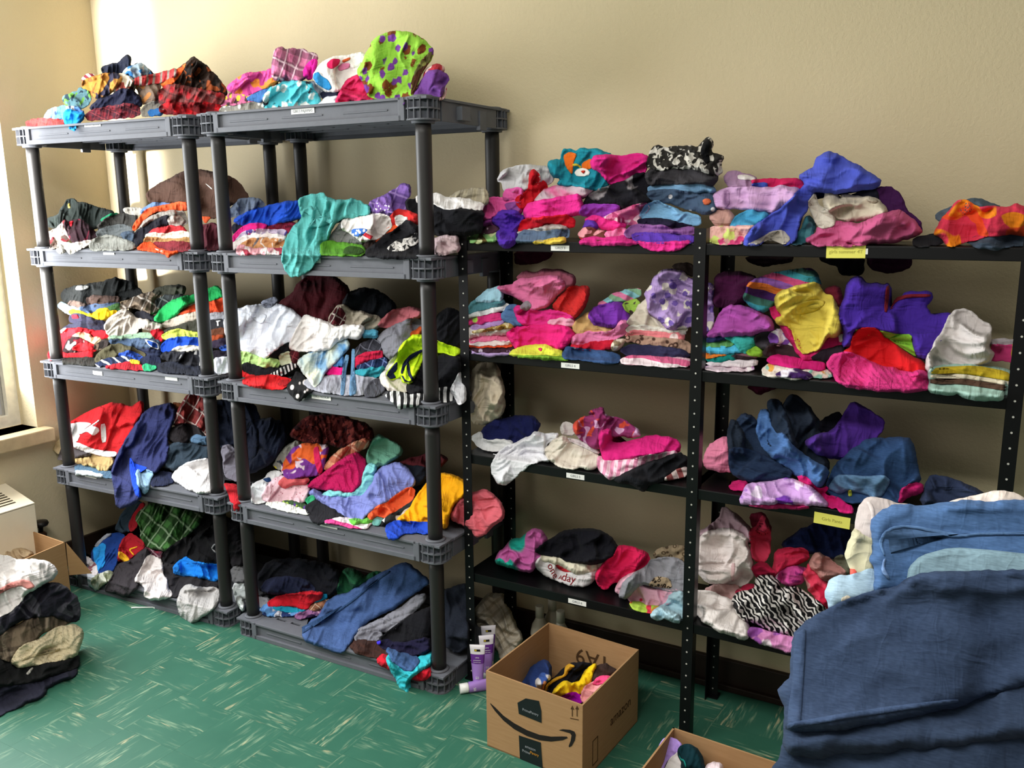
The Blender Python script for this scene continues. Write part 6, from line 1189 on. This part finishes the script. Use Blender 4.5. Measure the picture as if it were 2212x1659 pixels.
pajama_pants;pink and white floral pajama pants at the edge;de90c8/pr,f4e4f0,a860b8,14;460,895 480,866 560,898 700,928 800,940 800,1030 700,1018 555,978 464,926;w=.008
"""  # the shirt in the dark gap is a dark piece standing for shade
DATA_NEAR = r"""
@S JEANS
pants;white pants edge at the top of the pile;dfd2ca;1100,112 1200,73 1430,38 1510,43 1570,100 1600,140 1100,150;t=.02 D=.06
pants;light grey pants with belt loops;bbb1af;570,300 588,180 600,125 618,86 640,78 740,83 820,110 900,130 760,250 690,340 572,316;w=.006 t=.02
>seam;belt loop;c9bfbd;628,90 660,95 680,150 672,260 655,270 660,160;t=.0015
pants;faded khaki pants behind the jeans;c0bc9f;524,385 558,256 600,300 684,330 700,500 620,522 556,528 536,465;w=.005
shirt;coral shirt scrap behind the pale jeans;e86458;536,490 560,500 566,530 545,532
jeans;pale blue jeans folded at the pile left;95aec0/den;388,638 436,556 520,536 690,486 730,610 610,670 420,728;w=.007 t=.02
>patch;frayed knee patch;b8b0a0;480,660 520,640 545,660 530,700 490,705
jeans;mid blue jeans folded on top of the pile;456490/den;664,215 716,148 800,123 1100,103 1400,93 1800,100 1800,640 690,640 690,480 656,430 688,330;w=.006 lam=.12 t=.03
>seam;double stitched seam;54749f/den;700,330 730,270 780,238 850,228 950,236 1050,262 1150,290 1300,272 1800,268 1800,284 1300,288 1150,306 1040,280 940,252 850,244 790,254 745,282 720,340 742,410 730,405;t=.0015
>pocket_lining;pale inner pocket;7c98a6/den;866,560 878,478 948,408 1130,358 1400,378 1800,425 1800,540 1200,530 1000,540 880,590;t=.012
>seam;pocket seam;6f8cba/den;715,500 730,430 745,425 735,480 770,540 760,550;t=.0015
jeans;navy jeans at the bottom of the pile;27354b/den;40,1800 105,1640 150,1520 240,1480 500,1450 900,1420 1300,1380 1800,1300 1800,1800;w=.009 lam=.12 t=.03
jeans;dark blue jeans lower leg under the first;2a384f/den;150,1340 400,1330 650,1290 900,1250 1170,1190 1400,1100 1800,1000 1800,1440 1300,1500 900,1540 500,1565 240,1590 160,1550;w=.008 lam=.14 t=.02
jeans;dark blue jeans leg across the pile front;2e3d57/den;200,875 256,828 420,728 600,657 800,597 870,553 1000,517 1200,507 1800,505 1800,1110 1400,1205 1170,1290 900,1345 650,1385 400,1425 160,1445 165,1330 120,1212 150,1168 196,1130;w=.007 lam=.16 t=.03 a=15
>seam;stitched hem;33435f/den;205,872 262,838 275,850 262,1100 250,1300 240,1420 165,1432 168,1330 195,1150;t=.0015
>seam;stitched inseam;374866/den;165,1395 240,1380 500,1335 800,1290 1170,1250 1175,1275 800,1325 500,1372 240,1415 165,1432;t=.0015
@X LEFTPILE
pants;charcoal pants at the bottom of the stack;2d2e3c;-120,1330 0,1305 350,1255 600,1165 722,1146 726,1205 560,1280 432,1330 432,1388 350,1438 150,1518 0,1588 -120,1640;w=.007 t=.02
sweater;black sweater above the charcoal pants;1d1e1f;-120,1010 0,1035 110,1095 180,1138 360,1098 600,1065 748,1025 746,1130 600,1182 350,1270 200,1290 0,1322 -120,1350;w=.01 t=.03
>tag;white care tag;c8c4bc;240,1205 300,1140 318,1148 268,1218;t=.003
sweater;brown argyle sweater in the stack;746655/plaid,3c342c,a89884,7;-120,900 0,845 100,765 200,735 300,655 500,635 706,697 600,748 430,800 300,910 180,970 110,1090 0,1040 -120,1060;w=.009 t=.03
sweater;cream ribbed sweater in the stack;d6c8a6/knit;104,1096 168,975 250,916 400,856 550,756 700,741 786,800 776,905 736,985 726,1028 560,1070 350,1110 176,1148;w=.007 t=.035
>fold;rolled inner edge;b0a280;200,1085 240,1040 540,960 570,965 560,990 300,1050 220,1080;t=.002
jacket;black plaid jacket in the stack;272730/blot,45454c,1a1a22,9;-120,760 0,655 150,555 250,445 330,385 470,345 600,365 746,508 756,685 700,718 560,680 480,650 300,665 150,715 60,785 0,845 -120,900;w=.011 t=.04
sweatshirt;white sweatshirt with pink neckband on the stack;e0dcda;-120,80 0,85 100,106 160,126 350,126 490,166 552,250 500,306 400,358 330,398 240,460 150,570 0,670 -120,740;w=.011 t=.04
>neckband;pink ribbed neckband;ca8882;-60,440 0,400 80,350 200,308 290,328 334,380 282,412 200,372 80,402 0,448 -60,480;t=.008
@T BOX
jeans;navy jeans in the left corner;23386e/den;690,845 780,780 830,700 900,650 960,648 1010,700 1010,800 960,900 880,930 760,890;w=.011 t=.03
shirt;blue cartoon print shirt;4668b8/blot,e8e4e4,d8905a,16;862,850 900,780 930,755 1000,790 990,850 930,930 880,900
jacket;black jacket in the middle;16161c;960,870 1050,800 1180,680 1300,655 1400,690 1400,800 1300,870 1150,900 1020,980 950,950;w=.01 t=.03
>trim;mustard ribbed trim;c8962c;940,960 960,870 1050,800 1130,780 1140,700 1180,668 1235,690 1230,710 1180,705 1165,780 1080,825 990,870 955,960;t=.006
cap;dark brown beanie at the right;3a2a26;1390,790 1410,720 1480,675 1540,678 1645,745 1600,790 1540,830 1420,850;w=.006 t=.04
shirt;yellow shirt in the box front;f0c81c;1014,960 1060,890 1120,850 1200,845 1280,855 1320,770 1400,680 1440,676 1400,760 1380,850 1320,900 1280,960 1180,970 1100,988;w=.011 t=.03
shirt;purple scrap at the box front;a012a8;1104,990 1160,950 1220,950 1290,975 1300,1045 1200,1040 1140,1010;w=.006
shirt;pink shirt in the right front corner;f0a0a4;1294,1010 1310,920 1370,870 1440,830 1600,790 1622,830 1590,890 1500,940 1400,990 1330,1055;w=.01 t=.03
>lining;hot pink inner collar;f04a80;1394,868 1430,810 1480,783 1560,783 1618,815 1612,850 1500,862 1440,880;t=.005
@U BOXB
shirt;lavender fleece in the small box;b090dc;190,1700 240,1600 340,1490 360,1380 420,1290 500,1250 580,1275 650,1340 620,1400 500,1500 420,1620 400,1720;w=.009 t=.02
shirt;white shirt in the small box;e4dedc;430,1720 480,1560 560,1470 640,1400 670,1480 680,1720;w=.007
swimsuit;dark teal swimsuit in the small box;0f2c33;610,1440 640,1370 700,1335 780,1340 860,1400 920,1500 950,1720 690,1720 650,1560;w=.006
>trim;teal piping;1f8a80;612,1440 640,1500 690,1520 720,1620 705,1625 680,1540 640,1530;t=.004
shirt;pale pink shirt in the small box;e8d4d8;960,1590 1050,1558 1140,1570 1170,1720 980,1720;w=.008
@Y FLOORB
dress;white pleated dress slumped on the floor;cfc6b4/str,128,30,b8ad98,cfc6b4;458,380 560,270 640,145 720,160 790,150 890,165 920,300 1000,460 1100,680 1180,820 1130,900 1010,1040 840,1150 790,980 720,860 560,740 500,640 465,500;w=.012 a=125 lam=.05 t=.05 D=.08
cloth;white crumpled cloth beside the tubes;cfc9c4;0,930 60,960 180,1060 300,1000 360,910 360,1040 220,1140 120,1150 40,1080;w=.008 D=.03
@V LBOX
bag;crumpled tan paper bag in the box;b09a7c;-60,1500 -60,1360 0,1320 40,1350 100,1390 200,1390 310,1430 250,1480 150,1510;w=.012 D=.05
"""
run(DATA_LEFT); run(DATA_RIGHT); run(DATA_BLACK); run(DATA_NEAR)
# ------------------------------------------------------------------ table carrying the near pile (below the frame)
M_TBL = simple('table_laminate', '8a7a62', .5, .4)
t = empty('folding_table', (3.45, -1.55, 0)); tag(t, 'folding table under the near pile of jeans', 'table')
b = MB(); b.box(-.42, .55, -.34, .34, .722, .75); b.build('table_top', M_TBL, t, bevel=.006)
for sx in (-.38, .51):
    for sy in (-.3, .3):
        b = MB(); b.lathe([(.014, 0), (.014, .722)], 12); b.build('leg', M_POST, t, (sx, sy, 0))
# ------------------------------------------------------------------ cardboard boxes
def card_mat():
    m = NT('corrugated_cardboard'); c = m.coord('Object')
    m.base(m.mix(m.noise(m.mapping(c, (1, 1, 14)), 12, 3), lin('98744f'), lin('ab8760')), .85, .15); m.bump(m.noise(c, 180, 2), .1, .001)
    return m.mat
M_CARD = card_mat(); M_PRINT = simple('black_box_print', '1e1a17', .7, .2); M_TAPE = simple('black_packing_tape', '14161a', .35, .5)
M_TGREY = simple('grey_print', '8e9296', .6, .2); M_TORG = simple('orange_print', 'c98a2a', .6, .2); M_BRPRINT = simple('brown_box_print', '4a3420', .8, .1)
def box_shell(name, P, z0, h, th=.005, rim=None):
    """open box from four floor corners P (fl, fr, br, bl); walls as parts, local frame on the floor"""
    P = [Vector((p[0], p[1], 0)) for p in P]; c = sum(P, Vector())/4; root = empty(name, (c.x, c.y, z0)); L = [p-c for p in P]
    hh = rim or [h]*4
    def quad_wall(a, b_, ha, hb, nm):
        m = MB(); d = (b_-a).normalized(); n = Vector((-d.y, d.x, 0))*th          # inward for ccw order
        vs = []
        for p, H in ((a, ha), (b_, hb)):
            for q in (Vector(), n): vs += [p+q, p+q+Vector((0, 0, H))]
        m.add(vs, [(0, 1, 5, 4), (2, 6, 7, 3), (1, 3, 7, 5), (0, 4, 6, 2), (0, 2, 3, 1), (4, 5, 7, 6)])
        return m.build(nm, M_CARD, root)
    ws = [quad_wall(L[i], L[(i+1) % 4], hh[i], hh[(i+1) % 4], ['front_panel', 'side_panel', 'back_panel', 'side_panel'][i]) for i in range(4)]
    m = MB(); m.add([tuple(p+Vector((0, 0, .004))) for p in L]+[tuple(p) for p in L], [(0, 1, 2, 3), (7, 6, 5, 4), (0, 4, 5, 1), (1, 5, 6, 2), (2, 6, 7, 3), (3, 7, 4, 0)])
    m.build('bottom', M_CARD, root)
    return root, L, ws
# big box with the printed arrow
BP = [(1.973, -.716), (2.300, -.741), (2.322, -.381), (1.995, -.356)]
root, L, ws = box_shell('cardboard_box', BP, 0, .245, .005, [.247, .243, .246, .247]); tag(root, 'open brown cardboard box with black curved arrow print', 'box')
fx = (L[1]-L[0]); fw = fx.length; fx.normalize(); fn = Vector((fx.y, -fx.x, 0))
FM = Matrix(((fx.x, 0, fn.x, L[0].x), (fx.y, 0, fn.y, L[0].y), (0, 1, 0, 0), (0, 0, 0, 1)))   # u along front, v up, w outwards
def on_front(u, v):   # photo pixels -> (u, v) on the front panel
    O_ = Vector((root.location.x, root.location.y, 0))+L[0]; d = Vector(ray(u, v)); t_ = (O_-Vector(CAM)).dot(fn)/d.dot(fn); w_ = Vector(CAM)+d*t_-O_
    return w_.dot(fx), w_.z
def flat(name, pix, mat, parent, M=FM, conv=on_front, th=.0006, off=.0002):
    p2 = [conv(REG['T'][0]+x*REG['T'][2], REG['T'][1]+y*REG['T'][2]) for x, y in pix]
    a = sum(p2[i][0]*p2[(i+1) % len(p2)][1]-p2[(i+1) % len(p2)][0]*p2[i][1] for i in range(len(p2)))
    if a < 0: p2 = p2[::-1]
    m = MB(); m.prism(p2, off, off+th, 0, M); return m.build(name, mat, parent)
arc_t = [(435, 1045), (480, 1085), (560, 1165), (660, 1235), (780, 1300), (900, 1345), (1010, 1362), (1110, 1360), (1160, 1362)]
arc_b = [(1165, 1375), (1120, 1395), (1010, 1408), (900, 1395), (780, 1355), (660, 1290), (560, 1210), (480, 1120), (436, 1055)]
flat('printed_arrow', arc_t+arc_b, M_PRINT, ws[0])
flat('printed_arrow', [(1083, 1300), (1120, 1292), (1190, 1298), (1230, 1315), (1243, 1345), (1235, 1395), (1205, 1450), (1180, 1462), (1176, 1450), (1195, 1400), (1203, 1350), (1190, 1330), (1130, 1312)], M_PRINT, ws[0])
for x in (1212, 1257):
    flat('printed_mark', [(x-6, 1100), (x+2, 1100), (x+2, 1172), (x-6, 1170)], M_BRPRINT, ws[0]); flat('printed_mark', [(x-2, 1068), (x+16, 1106), (x-18, 1102)], M_BRPRINT, ws[0])
flat('printed_mark', [(1190, 1184), (1270, 1200), (1270, 1207), (1190, 1191)], M_BRPRINT, ws[0])
t1 = flat('packing_tape', [(693, 1040), (770, 1000), (895, 1025), (918, 1120), (920, 1232), (705, 1145)], M_TAPE, ws[0], th=.0009)
t2 = flat('packing_tape', [(705, 1350), (912, 1418), (935, 1720), (716, 1570)], M_TAPE, ws[0], th=.0009)
def front_text(s, x, y, size, mat, parent):
    u, v = on_front(960+x*.2284, 1280+y*.2284); m = MB(); text_into(m, s, size, FM @ Matrix.Translation((u, v, .0014)), 0); return m.build('lettering', mat, parent)
front_text('PrimePantry', 815, 1130, .011, M_TGREY, ws[0]); front_text('amazon', 815, 1470, .012, M_TGREY, ws[0])
front_text('Prime', 775, 1505, .0115, M_TGREY, ws[0]); front_text('Pantry', 853, 1525, .0115, M_TORG, ws[0])
# number on the inside of the back panel, upside down
bx = (L[2]-L[3]).normalized(); bn = Vector((bx.y, -bx.x, 0)); O_ = L[3]+bn*.0056
m = MB(); BMx = Matrix(((bx.x, 0, bn.x, O_.x), (bx.y, 0, bn.y, O_.y), (0, 1, 0, 0), (0, 0, 0, 1)))
text_into(m, '1A9', .075, BMx @ Matrix.Translation((.168, .168, .0004)) @ Matrix.Rotation(math.pi, 4, 'Z') @ Matrix.Scale(1, 4), 0); m.build('lettering', M_BRPRINT, ws[2])
# faint print on the right side panel
sx_ = (L[2]-L[1]).normalized(); sn = Vector((sx_.y, -sx_.x, 0)); SM = Matrix(((sx_.x, 0, sn.x, L[1].x), (sx_.y, 0, sn.y, L[1].y), (0, 1, 0, 0), (0, 0, 0, 1)))
m = MB(); text_into(m, 'amazon', .045, SM @ Matrix.Translation((.24, .10, .0004)), 0); m.build('lettering', M_BRPRINT, ws[1]); m = MB()
for a_, b_, c_, d_ in ((.06, .063, .02, .10), (.09, .093, .02, .10), (.06, .093, .02, .023), (.06, .093, .097, .10)): m.box(a_, b_, c_, d_, 0, .0006, 0, SM)
m.build('printed_mark', M_BRPRINT, ws[1])
# small box at the bottom edge
root, L, ws = box_shell('cardboard_box', [(2.518, -.93), (2.83, -.95), (2.824, -.674), (2.531, -.655)], 0, .20); tag(root, 'low open brown cardboard box at the bottom edge', 'box')
# box by the heater
root, L, ws = box_shell('cardboard_box', [(-.36, -1.02), (.02, -1.02), (-.02, -.72), (-.36, -.70)], 0, .275); tag(root, 'open brown cardboard box by the heater', 'box')
c0 = root.location; fl = [Vector(q)-c0 for q in ((-.018, -.716, .274), (.042, -.658, .131), (-.03, -.712, .129))]; off = Vector((.004, -.003, 0))
m = MB(); m.add([tuple(q) for q in fl]+[tuple(q+off) for q in fl], [(0, 1, 2), (5, 4, 3), (0, 3, 4, 1), (1, 4, 5, 2), (2, 5, 3, 0)]); m.build('flap', M_CARD, root)
# ------------------------------------------------------------------ heater and valve on the left wall
M_HEAT = simple('cream_enamel', 'e9dfc6', .45, .4, .01)
hy0, hy1, hx = -1.75, -.69, -.245
t = empty('convector_heater', (WX, (hy0+hy1)/2, 0)); tag(t, 'cream metal convector heater under the window', 'heater')
def hb(name, x0, x1, y0, y1, z0, z1, mat=M_HEAT, bv=.003): 
    m = MB(); m.box(x0-WX, x1-WX, y0-(hy0+hy1)/2, y1-(hy0+hy1)/2, z0, z1); return m.build(name, mat, t, bevel=bv)
hb('front_panel', hx-.004, hx, hy0, hy1, .06, .395); hb('end_panel', WX+.001, hx-.004, hy1-.004, hy1, .02, .395); hb('end_panel', WX+.001, hx-.004, hy0, hy0+.004, .02, .395)
sl = MB(); d0 = (hy0+hy1)/2
tp = [(WX+.001-WX, .452), (hx-WX, .397), (hx-WX, .391), (WX+.001-WX, .446)]
sl.add([(x, hy0-d0, z) for x, z in tp]+[(x, hy1-d0, z) for x, z in tp], [(0, 1, 2, 3), (7, 6, 5, 4), (0, 4, 5, 1), (1, 5, 6, 2), (2, 6, 7, 3), (3, 7, 4, 0)]); top = sl.build('top_panel', M_HEAT, t)
M_SLOT = simple('dark_grille_slot', '4a4234', .8, .1); ang = math.atan2(.055, hx-WX)
for g in range(8):
    yc = hy1-.10-g*.125
    for q in range(7):
        xx = .045+q*.018; zz = .452-.055*xx/(hx-WX)
        m = MB(); m.box(-.004, .004, -.045, .045, -.001, .0012); o = m.build('grille_slot', M_SLOT, top, (xx, yc-d0, zz)); o.rotation_euler = (0, ang, 0)
t = empty('heater_valve', (-.375, -.60, .0)); tag(t, 'dark bronze radiator valve beside the heater', 'valve')
M_BRZ = simple('aged_bronze', '4a3226', .45, .5, .05, 40, .6); M_KNOB = simple('black_knob', '1a1614', .4, .5)
m = MB(); m.lathe([(.012, 0), (.012, .12), (.024, .13), (.026, .175), (.020, .19), (.022, .205), (.012, .215)], 18); m.build('valve_body', M_BRZ, t)
m = MB(); m.lathe([(.008, .21), (.010, .235), (.030, .243), (.034, .252), (.030, .262), (.006, .266)], 20); m.build('knob', M_KNOB, t)
# ------------------------------------------------------------------ tubes, bottles, cable tie
M_TUBE = simple('white_tube_plastic', 'ece8f0', .35, .5, .01); M_PUR = simple('purple_print', '6a2f94', .4, .4, .01); M_LIL = simple('lilac_print', 'a67fd0', .4, .4, .01); M_CAPW = simple('white_cap', 'f0efee', .35, .5, .01)
M_YEL = simple('yellow_print', 'd8c030', .5, .3, .01)
def tube_thing(loc, rot, label):
    t = empty('sunscreen_tube', loc); t.rotation_euler = rot; tag(t, label, 'tube', 'purple and white tubes by the box')
    m = MB(); H = .13; n = 20; rows = 9
    for band, (r0, r1, mi) in enumerate(((0, 4, 1), (4, 6, 2), (6, 8, 0))):
        vs = []
        for j in range(r0, r1+1):
            f = j/8; z = .03+f*H; rx = .0175+.009*f; ry = .0175*(1-f)+.0012
            for i in range(n): a = 2*math.pi*i/n; vs.append((rx*math.cos(a), ry*math.sin(a), z))
        k = r1-r0+1
        m.add(vs, [(j*n+i, j*n+(i+1) % n, (j+1)*n+(i+1) % n, (j+1)*n+i) for j in range(k-1) for i in range(n)], mi, True)
        if band == 2: m.f.append([len(m.v)-n+i for i in range(n)]); m.m.append(0); m.sm.append(False)
    body = m.build('tube_body', [M_TUBE, M_LIL, M_PUR], t)
    m = MB(); m.lathe([(.0165, 0), (.0165, .026), (.0150, .031)], 20); m.build('cap', M_CAPW, t)
    m = MB(); TM = lambda z, y: Matrix.Translation((0, y, z)) @ FRONT
    text_into(m, '50', .012, TM(.048, -.0176), 0); m.build('lettering', M_CAPW, body); m = MB(); text_into(m, 'ultra', .007, TM(.118, -.0100), 0); text_into(m, 'protection', .0058, TM(.109, -.0115), 0); text_into(m, 'sunscreen lotion', .0038, TM(.102, -.0125), 0)
    m.build('lettering', M_CAPW, body)
    m = MB(); m.box(-.010, .010, -.0062, -.0055, .139, .146); m.build('logo_patch', M_PRINT, body)
    m = MB(); m.box(-.009, -.002, -.0068, -.006, .140, .145); m.build('logo_patch', M_YEL, body)
    return t
f1 = at(1033, 1487, 2, 0); tube_thing((f1[0], f1[1], 0), (0, 0, math.radians(24)), 'white and purple sunscreen tube standing in front')
f2 = at(1048, 1468, 2, 0); tube_thing((f2[0]+.0, f2[1]+.012, 0), (0, 0, math.radians(38)), 'sunscreen tube standing just behind the front tube')
tube_thing((f2[0]-.03, f2[1]+.075, 0), (0, 0, math.radians(36)), 'rearmost sunscreen tube standing by the pleated dress')
f3 = at(993, 1488, 2, .0165); tube_thing((f3[0], f3[1], .0168), (0, math.radians(88), math.radians(42)), 'sunscreen tube lying on its side with cap forward')
def bottle(x, y, label):
    t = empty('lotion_bottle', (x, y, 0)); tag(t, label, 'bottle', 'cream bottles behind the box')
    m = MB(); m.lathe([(.031, 0), (.033, .006), (.033, .10), (.028, .128), (.016, .15), (.0145, .158)], 22); bd = m.build('bottle_body', simple_b, t)
    m = MB(); m.lathe([(.0155, .158), (.0155, .196), (.014, .2)], 20); m.build('cap', simple_b, t)
    m = MB(); m.lathe([(.0334, .072), (.0334, .092)], 22, cap=False); m.build('printed_band', M_PRINT, bd)
simple_b = simple('cream_bottle_plastic', 'b8b2a2', .35, .5, .01)
for (px, lb) in (((1166, 1357), 'left cream lotion bottle behind the cardboard box'), ((1211, 1362), 'right cream lotion bottle behind the cardboard box'), ((1193, 1340), 'rearmost cream lotion bottle behind the cardboard box')):
    q = at(px[0], px[1], 1, -.175 if 'rearmost' not in lb else -.105); bottle(q[0], q[1], lb)
a_, b_ = at(284, 1313, 2, .003), at(336, 1312, 2, .003)
m = MB(); mid = (a_+b_)/2; m.tube([Vector(a_-mid), Vector((b_-a_)*.2+a_-mid)+Vector((0, 0, .001)), Vector(b_-mid)], .0028, 6)
tie = m.build('cable_tie', simple('white_nylon', 'e8ece6', .5, .4, .01), None, tuple(mid)); tag(tie, 'white plastic strip lying on the green floor', 'plastic strip')
d_ = (b_-a_)/np.linalg.norm(b_-a_); m = MB(); m.box(-.006, .006, -.005, .005, -.003, .003); o = m.build('strip_head', simple('white_nylon_head', 'e8ece6', .5, .4, .01), tie, tuple(b_-mid)); o.rotation_euler = (0, 0, math.atan2(d_[1], d_[0]))

# unseen housing added around the overhead fill lamp, above the camera
t = empty('added_lamp_housing', (2.0, -2.35, RZ)); tag(t, 'added white housing of the unseen overhead fill lamp', 'lamp')
m = MB(); m.box(-1.24, 1.24, -.29, .29, -.05, 0); m.build('housing', simple('white_lamp_housing', 'e4e2dc', .5, .4, .01), t, bevel=.006)
